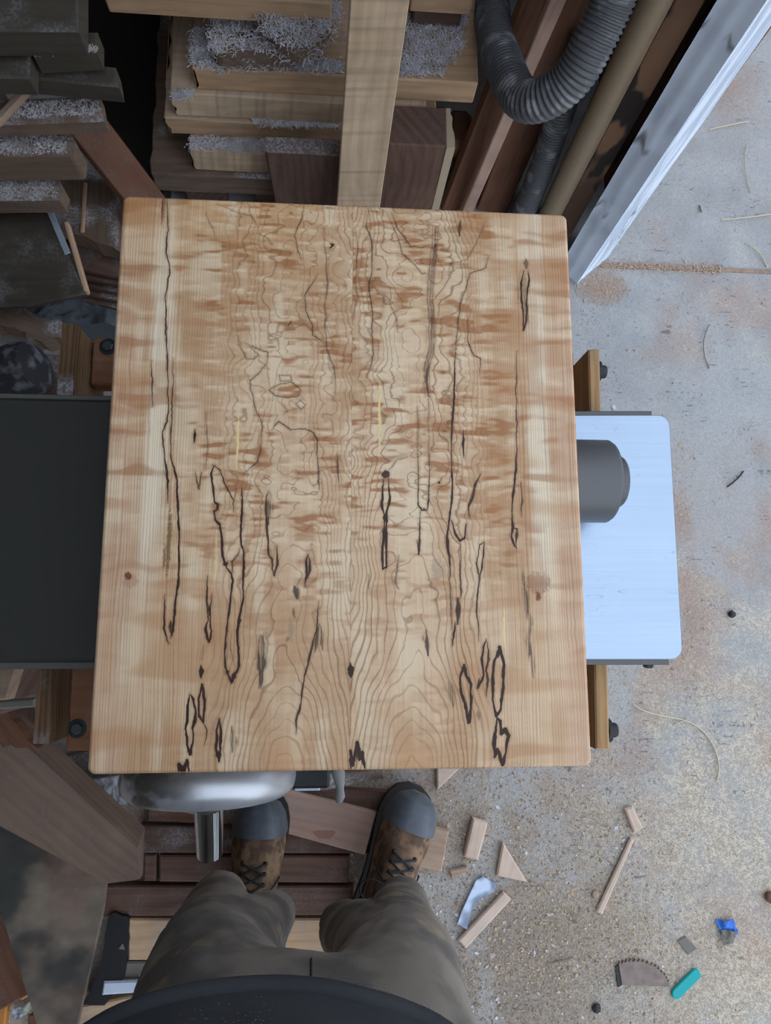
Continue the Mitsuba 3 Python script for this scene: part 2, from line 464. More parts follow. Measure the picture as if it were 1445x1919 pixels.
ln(C_, [(866, 880), (862, 935)], 5, .9)
ln(C_, [(835, 1185), (820, 1235)], 8, .9)
ln(C_, [(790, 1170), (800, 1200)], 7, .9)
ln(C_, [(870, 495), (850, 550), (820, 585), (825, 650)], 2.2, .7)
ln(C_, [(825, 960), (815, 1060), (830, 1150)], 2.2, .5)
ln(C_, [(625, 100), (632, 150), (645, 190), (660, 105), (640, 185)], 2.4, .7)
ln(C_, [(690, 660), (690, 760), (690, 860), (695, 900), (683, 950), (690, 1000), (700, 1020), (712, 960), (705, 900), (705, 860), (714, 760)], 2.8, .9)
ln(C_, [(700, 820), (700, 880)], 6.5, .9)
ln(C_, [(650, 1150), (655, 1215)], 7.5, .95)
ln(C_, [(672, 1040), (655, 1120)], 4, .4)
ln(C_, [(660, 1250), (645, 1330), (650, 1420), (670, 1455), (678, 1340), (660, 1250)], 3.4, .9)
ln(C_, [(670, 1455), (685, 1500), (675, 1580)], 2.2, .8)
ln(C_, [(595, 1300), (585, 1360), (582, 1450), (570, 1490), (585, 1580), (598, 1630), (612, 1570), (608, 1490), (628, 1440), (630, 1390), (615, 1330), (595, 1305)], 3.6, .95)
ln(C_, [(750, 1440), (738, 1500), (740, 1600), (755, 1670), (762, 1600), (762, 1500), (750, 1440)], 3.6, .95)
ln(C_, [(752, 1610), (756, 1665)], 8, .95)
ln(C_, [(820, 1475), (832, 1560), (825, 1620)], 9, .35)
ln(C_, [(535, 1730), (537, 1680), (556, 1722), (578, 1660), (590, 1735)], 6.5, .95)
ln(C_, [(1020, 200), (1005, 230), (1012, 400), (1018, 480), (1020, 545), (1040, 580), (1045, 630), (1055, 660), (1066, 600), (1065, 500)], 2.8, .85)
ln(C_, [(1024, 210), (1022, 300), (1020, 380)], 13, .45)
ln(C_, [(1235, 545), (1225, 600), (1224, 720)], 4.5, .9)
ln(C_, [(1235, 545), (1247, 580), (1243, 630), (1228, 680)], 3.2, .85)
ln(C_, [(1165, 720), (1178, 785)], 9, .5)
ln(C_, [(1160, 840), (1165, 890)], 5, .5)
ln(C_, [(1290, 800), (1285, 950), (1245, 1080), (1215, 1200), (1200, 1320), (1175, 1450), (1175, 1520)], 2.6, .85)
ln(C_, [(1300, 925), (1262, 1100)], 8, .4)
ln(C_, [(985, 990), (983, 1130), (975, 1270)], 15, .55)
ln(C_, [(1285, 20), (1290, 100), (1298, 195)], 4, .6)
ln(C_, [(1400, 20), (1400, 150)], 4, .6)
for d in (0, 12, -14):
    ln(B_, [(590 + d, 230), (583 + d, 380), (570 + d, 480), (560 + d, 600), (575 + d, 720), (565 + d, 880), (547 + d, 960), (552 + d, 1100)], 4.5 - abs(d) * .15, .42)
ln(B_, [(560, 930), (545, 1000), (555, 1100)], 6, .7)
ln(B_, [(578, 690), (572, 740)], 7, .6)
ln(B_, [(590, 320), (584, 370)], 8, .5)
ln(B_, [(715, 200), (710, 280)], 7, .5)
ln(B_, [(690, 870), (690, 1000), (680, 1150), (670, 1300), (670, 1527)], 2.8, .9)
ln(B_, [(730, 1270), (730, 1340), (736, 1412)], 4, .9)
ln(B_, [(1005, 870), (1000, 1000), (1005, 1200), (1000, 1400), (1005, 1527)], 1.8, .75)
ln(B_, [(1050, 400), (1054, 445)], 12, .6)
ln(B_, [(1040, 455), (1030, 520), (1030, 600), (1040, 700), (1038, 760), (1052, 720), (1058, 600), (1066, 500), (1060, 455)], 2.6, .9)
ln(B_, [(1022, 460), (1015, 600)], 1.5, .6)
ln(B_, [(360, 160), (395, 240), (430, 290), (460, 330), (520, 340), (570, 320)], 1.8, .55)
ln(B_, [(340, 160), (385, 260), (420, 370), (480, 420), (520, 470), (552, 470)], 1.6, .55)
ln(B_, [(250, 140), (240, 230), (265, 330), (262, 450), (250, 550), (265, 640), (265, 760), (275, 880), (240, 1000)], 2.0, .65)
ln(B_, [(180, 240), (192, 340), (180, 500), (195, 600), (160, 700)], 1.6, .5)
ln(B_, [(20, 240), (30, 400), (35, 520), (25, 640), (30, 860), (70, 940), (80, 1100)], 1.8, .55)
ln(B_, [(310, 560), (350, 600), (390, 700), (400, 770)], 1.4, .5)
ln(B_, [(690, 880), (700, 760), (715, 620), (745, 540), (770, 470), (850, 440), (860, 380)], 1.8, .6)
ln(B_, [(750, 680), (755, 820), (790, 890), (822, 905), (815, 990)], 2.0, .65)
ln(B_, [(655, 480), (665, 420), (750, 400), (790, 330), (850, 200)], 1.5, .45)
ln(B_, [(500, 1150), (500, 1380)], 5, .35)
ln(B_, [(552, 1110), (556, 1527)], 2.2, .75)
ln(B_, [(625, 1275), (640, 1275)], 3.5, .9)
ln(B_, [(350, 1480), (400, 1420), (450, 1410)], 2.5, .5)
ln(D_, [(330, 105), (348, 110)], 12, .85)
ln(D_, [(325, 130), (315, 200), (318, 270), (330, 310), (330, 420), (320, 500), (325, 590), (343, 580), (340, 480), (340, 310), (352, 260), (350, 120)], 3.4, .9)
ln(D_, [(332, 310), (331, 350)], 8, .9)
ln(D_, [(331, 370), (333, 425)], 9, .75)
ln(D_, [(500, 0), (500, 260), (515, 290), (540, 292), (553, 240), (558, 0)], 2.4, .85)
ln(D_, [(525, 280), (535, 295)], 6, .8)
ln(D_, [(510, 290), (508, 400), (500, 512), (495, 440)], 2.6, .85)
ln(D_, [(670, 0), (672, 150), (675, 230), (660, 330), (650, 420), (655, 500), (662, 570), (660, 650)], 3.2, .9)
ln(D_, [(670, 340), (690, 410), (715, 445), (740, 432), (743, 360)], 4, .9)
ln(D_, [(715, 450), (715, 600), (722, 700), (715, 740)], 2.2, .75)
ln(D_, [(820, 100), (795, 160), (775, 230), (760, 270), (762, 330)], 3.4, .85)
ln(D_, [(785, 180), (765, 260)], 6, .7)
ln(D_, [(1003, 0), (1003, 80), (985, 200), (978, 300), (985, 380), (975, 420), (990, 470), (1005, 490)], 3.2, .9)
ln(D_, [(985, 380), (1005, 385), (1002, 430), (1000, 480)], 3.4, .85)
ln(D_, [(1025, 150), (1030, 240), (1028, 320)], 3.4, .7)
ln(D_, [(838, 450), (815, 470), (805, 560), (815, 620), (805, 690), (800, 800), (808, 960)], 2.6, .85)
ln(D_, [(838, 450), (832, 580), (815, 650)], 3.6, .9)
ln(D_, [(700, 740), (706, 800), (700, 870)], 10, .85)
ln(D_, [(688, 860), (682, 920), (674, 980)], 4.5, .9)
ln(D_, [(665, 660), (668, 800), (672, 900)], 2.6, .8)
ln(D_, [(848, 950), (830, 990), (822, 1050), (832, 1130), (808, 1200), (810, 1150)], 4, .9)
ln(D_, [(850, 960), (858, 1050), (845, 1110), (858, 1160), (850, 1240)], 4, .85)
ln(D_, [(912, 990), (885, 1070), (885, 1150), (885, 1250), (900, 1340), (925, 1310), (935, 1200), (938, 1080), (912, 990)], 3.8, .95)
ln(D_, [(912, 1000), (905, 1040)], 9, .9)
ln(D_, [(905, 1340), (900, 1400), (890, 1480), (890, 1550), (905, 1510), (930, 1590), (950, 1530), (962, 1440), (945, 1410), (930, 1430), (920, 1370), (905, 1345)], 4.4, .95)
ln(D_, [(740, 1080), (718, 1150), (720, 1210), (740, 1290), (760, 1375), (772, 1260), (772, 1180), (750, 1130), (740, 1080)], 4.2, .95)
ln(D_, [(738, 1085), (750, 1125)], 8, .9)
ln(D_, [(150, 1070), (152, 1145)], 11, .95)
ln(D_, [(156, 1155), (166, 1220)], 4, .4)
ln(D_, [(155, 1610), (155, 1520), (170, 1590), (185, 1480), (205, 1560), (215, 1530), (232, 1612)], 6, .95)
ln(D_, [(180, 1490), (190, 1560)], 8, .85)
ln(D_, [(540, 900), (550, 1030)], 8, .5)
ln(D_, [(670, 1150), (682, 1290)], 16, .28)
ln(D_, [(805, 1310), (808, 1360)], 5, .4)
ln(D_, [(1035, 580), (1045, 700), (1060, 800), (1075, 870), (1060, 960), (1090, 1080), (1090, 1150)], 7, .38)
ln(D_, [(400, 520), (385, 650), (400, 690)], 4.5, .5)
ln(D_, [(245, 620), (245, 690)], 3.5, .6)
ln(D_, [(90, 0), (95, 150)], 4.5, .6)
ln(D_, [(0, 870), (12, 1000)], 9, .45)
ln(D_, [(603, 145), (606, 152)], 5, .9)
# olive, red and pale patches: 0 olive, 1 red brown, 2 pale yellow, 3 grey
patch(C_, 480, 480, 13, 190, 0, .85)
patch(C_, 455, 560, 9, 70, 1, .7)
patch(C_, 258, 662, 20, 22, 1, .9)
patch(C_, 268, 690, 45, 40, 1, .25)
patch(A_, 450, 130, 14, 130, 1, .55)
patch(A_, 855, 1400, 7, 160, 2, .9)
patch(B_, 302, 1200, 8, 210, 2, .85)
patch(B_, 1048, 600, 18, 160, 0, .6)
patch(D_, 1112, 660, 75, 60, 1, .45)
patch(D_, 1115, 730, 16, 26, 1, .9)
patch(D_, 942, 900, 6, 110, 2, .8)
patch(C_, 1140, 960, 16, 60, 3, .35)
patch(C_, 735, 560, 7, 160, 2, .5)
patch(D_, 600, 590, 40, 60, 3, .3)
PCOL = [C(112, 94, 52), C(116, 52, 28), C(232, 206, 142), C(120, 112, 100)]


def f_maple(p, n, uv):
    s, t = p.x / K - 6.0, (PL / 2 - p.y) / K          # across from the seam, down from the far edge
    m = dr.abs(s)
    side = dr.select(s > 0, 40.0, 0.0)
    # curl: short bands across the grain, strongest in the upper two thirds and away from the edges
    wv = mk.fbm(s / 80 + side, t / 60 + 3, octaves=2)
    edge = mk.smoothstep(215, 310, m)
    edge_c = mk.smoothstep(285, 365, m)

    def curl_at(dt):
        c1 = mk.noise(s / 44 + 9, (t + dt) / 10.5 + 1.5 * wv + side)
        c2 = mk.noise(s / 25 + 5 + side, (t + dt) / 6.5 + 0.9 * wv + 0.3 * mk.noise(s / 14, t / 40))
        c3 = mk.noise(s / 150 + 2, (t + dt) / 19 + 1.6 * wv + side)
        c2 = c2 + 0.35 * (mk.noise(s / 16 + side, (t + dt) / 3.6 + wv) - 0.5)
        return (0.58 * c1 + 0.42 * c2) * (1 - edge_c) + (0.7 * c3 + 0.3 * c1) * edge_c
    curl, curl_b = curl_at(0.0), curl_at(-5.0)
    cur_amt = mk.smoothstep(900, 560, t + 90 * (wv - 0.5)) * 0.8 + 0.2
    # growth rings of a slice beside the pith: arches low down, islands and waves above
    d = 36 + 60 * mk.smoothstep(1110, 860, t) + 30 * mk.smoothstep(900, 500, t)
    dx = m - 116
    warp = 34 * (mk.fbm(m / 75 + 1, t / 150 + 2, octaves=3) - 0.5) + 6 * (mk.noise(m / 18, t / 45 + side) - 0.5)
    isl = (34 * (mk.fbm(s / 58 + 4, t / 150 + 8, octaves=2) - 0.5) + 13 * (mk.noise(m / 42 + side, t / 30) - 0.5)) * mk.smoothstep(960, 640, t)
    warp = warp * (1 - 0.75 * edge)
    isl = isl * (1 - 0.85 * edge)
    r = dr.sqrt(dx * dx + d * d) + warp + isl + cur_amt * 7.0 * (curl - 0.5)
    h = r / 8.6
    fr = h - dr.floor(h)
    ring = dr.floor(h)
    g = dr.abs(dx) / dr.sqrt(dx * dx + d * d) + 0.22
    dist = dr.minimum(fr, 1 - fr) * 8.6 / g
    strength = 0.25 + 0.75 * mk.cell_rand(ring + side, 3)
    line = mk.smoothstep(2.0, 0.4, dist) * strength * mk.smoothstep(330, 200, m) 
    hf = (m + 7 * (mk.fbm(s / 60, t / 170 + side, octaves=2) - 0.5) + 1.6 * (curl - 0.5)) / 5.4 + 1.6 * mk.noise(m / 11, t / 420)
    ff = dr.abs(hf - dr.floor(hf) - 0.5) * 2
    line = dr.maximum(line * (1 - 0.7 * edge), mk.smoothstep(0.45, 1.0, ff) * edge * (0.25 + 0.4 * mk.noise(hf * 0.37, t / 120)))
    base = mk.mix(C(213, 182, 146), C(192, 154, 116), mk.smoothstep(0.3, 0.7, mk.fbm(s / 110 + 2, t / 120, octaves=3)))
    # the sapwood edges: pinkish outside a pale streak
    base = mk.mix(base, C(204, 168, 138), mk.smoothstep(380, 415, m + 20 * (wv - 0.5)) * 0.75)
    pale = mk.smoothstep(30, 10, dr.abs(m - 366 - 10 * (wv - 0.5))) * mk.smoothstep(900, 700, t + 60 * wv)
    base = mk.mix(base, C(230, 214, 186), pale * 0.85)
    base = mk.mix(base, C(206, 158, 104), mk.smoothstep(260, 0, t) * mk.smoothstep(40, -160, s) * 0.45)
    fine = mk.noise(s / 1.7, t / 60)
    fleck = mk.noise(s / 2.2, t / 3.0)
    base = base * (0.86 + 0.13 * fine + 0.05 * fleck + 0.1 * mk.noise(s / 6, t / 190 + side))
    zone = mk.noise(s / 24 + side, t / 150 + 4)
    base = mk.mix(base, C(228, 208, 174), mk.smoothstep(0.55, 0.85, zone) * 0.5)
    base = mk.mix(base, C(192, 150, 110), mk.smoothstep(0.42, 0.2, zone) * 0.35)
    lo = mk.smoothstep(0.5, 0.8, curl) * cur_amt * (0.25 + 0.75 * mk.smoothstep(0.34, 0.56, mk.fbm(s / 60 + 7, t / 60 + side, octaves=2)))
    hi = (mk.smoothstep(0.45, 0.2, curl) * 0.7 + 1.6 * dr.maximum(curl_b - curl - 0.12, 0)) * cur_amt  # second term paints embossed highlights beside the dark bands
    base = mk.mix(base, C(160, 104, 60), dr.clip(lo * 1.2, 0, 1) * 0.82 * (1 - 0.3 * edge_c))
    base = mk.mix(base, C(234, 212, 176), dr.clip(hi, 0, 1) * 0.5)
    broad = mk.smoothstep(0.55, 0.75, mk.noise(s / 260 + 3, t / 30 + 0.6 * wv)) * mk.smoothstep(180, 300, m)
    base = mk.mix(base, C(178, 124, 78), broad * 0.45)
    base = mk.mix(base, C(124, 80, 46), dr.clip(line, 0, 1) * 0.66)
    base = mk.mix(base, C(194, 140, 90), mk.smoothstep(62, 36, r) * mk.smoothstep(900, 980, t) * 0.5)
    seam = mk.smoothstep(1.2, 0.2, m) * 0.35
    base = mk.mix(base, C(120, 84, 52), seam)
    jx = K * (3.6 * (mk.noise(s / 30, t / 24) - 0.5) + 1.5 * (mk.noise(s / 5, t / 6 + 7) - 0.5))
    jy = K * 2.0 * (mk.noise(s / 4, t / 30 + 3) - 0.5)
    x, y = p.x + jx, p.y + jy
    for cx, cy, rx, ry, col, al in PATCH:
        q = dr.square((x - cx) / rx) + dr.square((y - cy) / ry)
        base = mk.mix(base, PCOL[col], mk.smoothstep(1.3, 0.3, q + 0.8 * (fleck - 0.5)) * al)
    dark, smoke, glow = mi.Float(0), mi.Float(0), mi.Float(0)
    soft = 0.5 * K
    wid = 0.7 + 1.0 * mk.noise(s / 11, t / 16 + 5)
    for ax, ay, bx, by, wa, wb, al, sm in SEG:
        ex, ey = bx - ax, by - ay
        L2 = ex * ex + ey * ey + 1e-12
        k = dr.clip(((x - ax) * ex + (y - ay) * ey) * (1 / L2), 0, 1)
        q = dr.sqrt(dr.square(x - ax - ex * k) + dr.square(y - ay - ey * k))
        w = (wa + (wb - wa) * k) * wid
        if sm:
            smoke = dr.maximum(smoke, al * mk.smoothstep(1.9, 0.3, q / w))
        else:
            glow = dr.maximum(glow, al * mk.smoothstep(5.5 * K, 0.0, q - w))
            dark = dr.maximum(dark, al * dr.clip((w - q) * (0.5 / soft) + 0.5, 0, 1))
    base = mk.mix(base, C(132, 88, 52), glow * (0.15 + 0.4 * mk.noise(s / 8, t / 40 + 2)))
    streak = mk.noise(s / 1.6, t / 26)
    base = mk.mix(base, C(66, 52, 38), dr.clip(smoke * 2.2 * (0.25 + 0.75 * mk.smoothstep(0.25, 0.65, streak)), 0, 0.9))
    halo = dr.clip(dark * 1.1, 0, 1)
    return mk.mix(base, C(52, 30, 17), halo * mk.smoothstep(0.5, 0.9, n.z))


princ('m_maple', mk.proc(f_maple), 0.4, specular=0.3)

# ------------------------------------------------------------------ the setting
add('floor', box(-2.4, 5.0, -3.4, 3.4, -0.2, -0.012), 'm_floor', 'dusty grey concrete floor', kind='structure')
jy = P(1300, 503, 0)[1]
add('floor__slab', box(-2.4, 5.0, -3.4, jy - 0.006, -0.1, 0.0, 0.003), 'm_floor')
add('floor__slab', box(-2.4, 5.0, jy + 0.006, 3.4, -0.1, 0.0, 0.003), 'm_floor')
princ('m_dirt', mk.proc(lambda p, n, uv: mk.mix(C(176, 150, 128), C(128, 106, 92), mk.fbm(p.x * 130, p.y * 130, octaves=3))), 0.9)
add('floor__joint_dirt', box(-2.4, 5.0, jy - 0.0058, jy + 0.0058, -0.0118, -0.0022, 0.001), 'm_dirt')
add('ceiling', box(-2.4, -0.4, -3.4, 3.4, 2.7, 2.8), 'm_plaster', 'unseen workshop ceiling added for shade, its edge set to shape the daylight', kind='structure')  # unseen, added to darken the room; its edge shapes the daylight
add('wall_left', box(-2.4, -2.2, -3.4, 3.4, 0, 2.7), 'm_plaster', 'unseen left workshop wall added to darken the inside', kind='structure')  # unseen wall added to keep the inside dark
add('ceiling__loft', box(-0.4, 0.62, 0.95, 3.4, 2.2, 2.25), 'm_shade_dark')  # no loft there: unseen dark slab added to shade the lumber stack
add('wall_back', box(-2.2, 0.78, 1.7, 1.8, 0, 2.7), 'm_shade_dark', 'near-black back wall added to deepen the shade behind the lumber', kind='structure')  # added near-black to deepen the darkness behind the stacks
add('wall_front', box(-2.2, -0.4, -3.4, -3.2, 0, 2.7), 'm_plaster', 'unseen workshop wall, cut short to let daylight in, behind the photographer', kind='structure')  # unseen wall, shortened so daylight enters from the front
wr = name('wall_right', 'dark brown board wall beside the white post', kind='structure')
for i in range(9):
    y0 = 0.80 + i * 0.18
    board('wall_right__plank', box(0.66, 0.685, y0, y0 + 0.176, 0, 2.7), 'm_stained', [0, 0, 1])


LEAN = ray(650, 1175)[:2] / ray(650, 1175)[2]


# white painted door post standing cornerwise on the floor
def upright(key, pix, z, h, bsdf, label, cat, group=None, z0=0.0, c=0.003):
    m = prism(px_poly(pix, z), z0, h, c)
    v = np.array(m.vertices)
    v[:, :2] += v[:, 2:3] * LEAN                      # it leans like the post
    return board(key, trimesh.Trimesh(v, m.faces, process=False), bsdf, [0, 0, 1], label, cat, group)


def rough_post():
    q = px_poly([(1048, 501), (1081, 532), (1140, 480), (1106, 450)], 0)
    q = torn(q, 0.0018, 0.008, 3)
    m = trimesh.creation.extrude_polygon(Polygon(q), 2.7, engine='earcut')
    m = m.slice_plane([0, 0, 0], [0, 0, 1])
    zs = np.linspace(0, 2.7, 140)
    ring = np.array(q)
    rng = np.random.default_rng(4)
    v, f, n = [], [], len(ring)
    cen = ring.mean(0)
    for i, z in enumerate(zs):
        w = meshkit.fbm(np.c_[ring * 40, np.full(n, z * 14)], 3, 2)[:, None]
        v.append(np.c_[cen + (ring - cen) * (0.985 + 0.04 * w), np.full(n, z)])
    for i in range(len(zs) - 1):
        for k in range(n):
            a, b = i * n + k, i * n + (k + 1) % n
            f += [[a, b, b + n], [a, b + n, a + n]]
    v = np.vstack(v)
    v[:, :2] += v[:, 2:3] * LEAN                      # the post leans a little
    mm = trimesh.Trimesh(v, f, process=False)
    mm.fix_normals()
    return mm


add('door_post', rough_post(), 'm_post', 'tall rough white-painted timber post standing on the concrete', 'post', smooth=35)

# boards, pipe and hoses standing beside the post
def vpos(px, py, z):
    return P(px, py, z)


upright('stained_board', [(1020, 468), (1046, 482), (1059, 452), (1033, 437)], 0, 2.4, 'm_stained', 'brown board with black stains standing between the tan pipe and the white post', 'board')
upright('brown_stud', [(1005, 425), (1048, 436), (1056, 410), (1010, 398)], 0, 2.5, 'wood_brown', 'brown stud standing behind the tan pipe and the stained board', 'stud')
c0 = P(1036, 392, 0.15)
zz = np.linspace(0, 2.3, 12)
add('metal_pipe', tube(np.c_[c0[0] + LEAN[0] * (zz - .15), c0[1] + LEAN[1] * (zz - .15), zz], 0.0245, 32), 'm_pipe', 'upright tan metal pipe standing left of the stained brown board', 'pipe', smooth=40)


def lean(key, p0, p1, w, t, bsdf, label, cat, group=None, face=(0, -1, 0), ext=(0.0, 0.0)):
    """A straight board between two points of its middle line, its wide side w turned towards face."""
    p0, p1 = np.asarray(p0, float), np.asarray(p1, float)
    a = (p1 - p0) / np.linalg.norm(p1 - p0)
    p0, p1 = p0 - a * ext[0], p1 + a * ext[1]
    n = np.asarray(face, float) - a * (np.asarray(face, float) @ a)
    n /= np.linalg.norm(n)
    b = np.cross(a, n)
    L = np.linalg.norm(p1 - p0)
    m = box(0, L, -w / 2, w / 2, -t / 2, t / 2, 0.002)
    M = np.eye(4)
    M[:3, 0], M[:3, 1], M[:3, 2], M[:3, 3] = a, b, n, p0
    m.apply_transform(M)
    if m.volume < 0:
        m.invert()
    return board(key, m, bsdf, a, label, cat, group)


lean('wooden_batten', P(877, 388, 0.06), P(1043, 0, 0.58), 0.026, 0.02, 'wood_pink', 'slim pale batten standing upright between dark boards left of the hose', 'batten', ext=(0.058, 0.28))
lean('reddish_board', P(846, 388, 0.008), P(1003, 0, 0.50), 0.06, 0.022, 'wood_red', 'dark reddish board standing just left of the slim pale batten', 'board', face=(0.3, -1, 0), ext=(0.0, 0.28))
lean('upright_brown_board', P(922, 388, 0.01), P(1080, 0, 0.53), 0.072, 0.022, 'wood_red', 'brown board standing upright behind the hanging hose', 'board', face=(-0.1, -1, 0), ext=(0.008, 0.28))


def hose(key, pts, rad, label, pitch=0.0086, n=26, depth=0.003):
    c = spline(pts, 4)
    L = np.linalg.norm(np.diff(spline(pts, 200)[:, :3], axis=0), axis=1).sum()
    k = int(L / pitch * 4)
    path = spline(pts, k)
    r = np.where(np.arange(k) % 4 < 2, 1, 0) * depth + rad - depth
    add(key, tube(path, r, n), 'm_hose', label, 'hose', smooth=50)


hose('dust_hose', [P(926, -260, 0.24), P(921, -120, 0.30), P(922, -10, 0.385), P(928, 70, 0.445), P(952, 140, 0.505), P(1003, 190, 0.555), P(1063, 156, 0.60), P(1112, 80, 0.655), P(1149, 0, 0.70), P(1177, -80, 0.75), P(1212, -190, 0.84)], 0.034, 'thick ribbed grey dust hose hanging in a U bend')
b0 = P(980, 392, 0.1)
hose('thin_hose', [[b0[0], b0[1], 0.01], [b0[0] + 0.004, b0[1] + 0.004, 0.2], [b0[0] + 0.004, b0[1] + 0.03, 0.34], [b0[0] + 0.01, b0[1] + 0.09, 0.5]], 0.027, 'thinner grey hose standing in the dark behind the U bend', pitch=0.0065)

# ------------------------------------------------------------------ the centre lumber stack
STACK = 'boards of the middle lumber stack'
rows = [  # key, left bottom pixel, top pixel row, right pixel, depth, material, label
    ('stacked_board', (295, 358), 325, 520, 0.45, 'wood_dusty', 'dusty striped board lowest in the middle stack', 0.0),
    ('short_stacked_board', (365, 318), 280, 520, 0.5, 'wood_tan_sawn', 'short tan board with thick dust on top, second from the bottom of the stack', 0.0),
    ('ragged_stacked_board', (318, 252), 221, 812, 0.4, 'wood_tan', 'long tan board with ragged left end in the middle of the stack', 0.0),
    ('sawn_stacked_board', (330, 218), 175, 792, 0.42, 'wood_tan_sawn', 'pale board with vertical saw marks, below the dusty top board', 0.0),
    ('dusty_board', (368, 167), 126, 886, 0.42, 'wood_tan', 'long tan board carrying heaps of grey shavings', 0.0),
]
z = 0.1
stack_top = {}
for key, (xb, yb), yt, xr, dep, mat, lab, _ in rows:
    a = P(xb, yb, z)
    zt = PY(xb - 10, yt, a[1])[2]
    # the right end
    yy = a[1]
    lo, hi = -1.0, 1.5
    for _i in range(40):
        mid = (lo + hi) / 2
        d = CAM @ (np.array([mid, yy, z]) - EYE)
        if W_ / 2 + FPX * d[0] / d[2] < xr:
            lo = mid
        else:
            hi = mid
    x1 = lo
    m = box(a[0], x1, yy, yy + dep, z, zt - 0.0005, 0.003)
    m = m.subdivide_to_size(0.05)
    v = np.array(m.vertices)
    v[:, 1] += 0.004 * (meshkit.noise(np.c_[v[:, 0] * 9, v[:, 1] * 0 + z * 30, v[:, 2] * 0]) - 0.5)
    v[:, 0] += np.where(np.abs(v[:, 0] - a[0]) < 0.004, 0.012 * (meshkit.noise(np.c_[v[:, 1] * 60, v[:, 2] * 90, v[:, 0] * 0 + z * 9]) - 0.5), 0)
    m = trimesh.Trimesh(v, m.faces, process=False)
    board(key, m, mat, [1, 0, 0], lab, 'board', STACK)
    stack_top[key] = (a[0], x1, yy, yy + dep, zt)
    z = zt
ztop = z
# bearers that carry the stack, in the dark beneath it
for k, xx in enumerate((-0.36, -0.2)):
    board('stack_bearer', box(xx, xx + 0.09, 0.835, 1.25, 0.0, 0.0995), 'wood_walnut', [0, 1, 0], 'dark bearer under the %s of the middle lumber stack' % ('left end' if k == 0 else 'middle'), 'bearer')
# topmost boards (upper edge of the photograph) and the block that carries them
a = P(205, 25, ztop + 0.075)
zt = ztop + 0.125
b = PY(622, 14, a[1])
board('tan_board', box(a[0], b[0], a[1], a[1] + 0.3, ztop + 0.075, zt, 0.003), 'wood_tan', [1, 0, 0], 'tan board at the top edge of the photo above the dark gap', 'board')
board('spacer_block', box(-0.26, -0.12, 1.12, 1.26, ztop, ztop + 0.0745, 0.004), 'wood_walnut', [1, 0, 0], 'dark spacer block under the tan board at the top edge', 'block')
a2 = P(768, 14, ztop + 0.06)
b2 = PY(884, 12, a2[1])
board('short_tan_board', box(a2[0], b2[0], a2[1], a2[1] + 0.25, ztop + 0.05, ztop + 0.10, 0.003), 'wood_tan', [1, 0, 0], 'tan board end at the top edge right of the leaning plank', 'board')
board('spacer_block', box(a2[0] + 0.01, b2[0] - 0.01, a2[1] + 0.02, a2[1] + 0.2, ztop, ztop + 0.0495, 0.003), 'wood_walnut', [1, 0, 0], 'dark spacer block under the board end right of the leaning plank', 'block')

# leaning plank in front of the stack
lean('leaning_plank', P(671, 385, 0.225), P(711, 0, 0.65), 0.0895, 0.022, 'wood_tan_sawn', 'long light tan plank standing upright in front of the lumber stack', 'plank', ext=(0.228, 0.7))
# slabs standing left and right of it
yh = 0.765
za = PY(570, 287, yh)[2]
lft, rgt = PY(497, 288, yh)[0], PY(648, 288, yh)[0]
q = [(lft + 0.012, 0.0), (rgt, 0.0), (rgt, za - 0.002), ((lft + rgt) / 2, za), (lft, za - 0.001)]
m = prism(q, 0, 0.035, 0.003)
m.apply_transform(np.array([[1, 0, 0, 0], [0, 0, 1, yh], [0, 1, 0, 0], [0, 0, 0, 1.0]]))
m.invert() if m.volume < 0 else None
board('walnut_slab', m, 'wood_walnut', [0, 0, 1], 'dark walnut slab with dust specks standing left of the light plank', 'slab')
zi = PY(780, 272, yh)[2]
l2, r2 = PY(716, 300, yh)[0], PY(846, 300, yh)[0]
sl = name('walnut_slab', 'reddish walnut slab with a pale sapwood edge right of the light plank', 'slab')
m = box(l2, r2 - 0.015, yh, yh + 0.085, 0.0, zi, 0.003)
board(sl + '__heartwood', m, 'wood_walnut_clean', [0, 0, 1])
ed = torn([(r2 - 0.0155, yh), (r2 + 0.001, yh), (r2 - 0.006, yh + 0.085), (r2 - 0.0155, yh + 0.085)], 0.002, 0.01, 7, edges=[1])
board(sl + '__sapwood_edge', prism(ed, 0, zi - 0.002), 'm_sap', [0, 0, 1], 'pale sapwood edge')
board('small_block', box(PY(836, 300, 0.905)[0], PY(879, 300, 0.905)[0], 0.905, 1.0, 0.12, PY(858, 272, 0.905)[2], 0.012), 'wood_red', [0, 1, 0], 'small orange-brown block poking out at the right side of the stack', 'block')
board('block_rest', box(PY(838, 300, 0.905)[0], PY(877, 300, 0.905)[0], 0.91, 1.0, 0.0, 0.1195), 'wood_walnut', [0, 1, 0], 'dark rest hidden under the small orange-brown block', 'block')

# dusty chunks on the top board
zc = ztop


def chunk(pix, zb, zt, amp, seed, rnd=0.012):
    q = Polygon(px_poly(pix, (zb + zt) / 2)).intersection(Polygon([(-2, -2), (2, -2), (2, 0.962), (-2, 0.962)])).buffer(-rnd).buffer(rnd)
    m = trimesh.creation.extrude_polygon(q, zt - zb, engine='earcut')
    m.apply_translation([0, 0, zb])
    m = m.subdivide_to_size(0.008)
    m.merge_vertices()
    trimesh.smoothing.filter_taubin(m, iterations=8)
    v = np.array(m.vertices)
    n = m.vertex_normals
    v += n * (amp * (meshkit.fbm(v * 45, 3, seed) - 0.5))[:, None]
    v[:, 2] = np.maximum(v[:, 2], zb)
    return trimesh.Trimesh(v, m.faces, process=False)


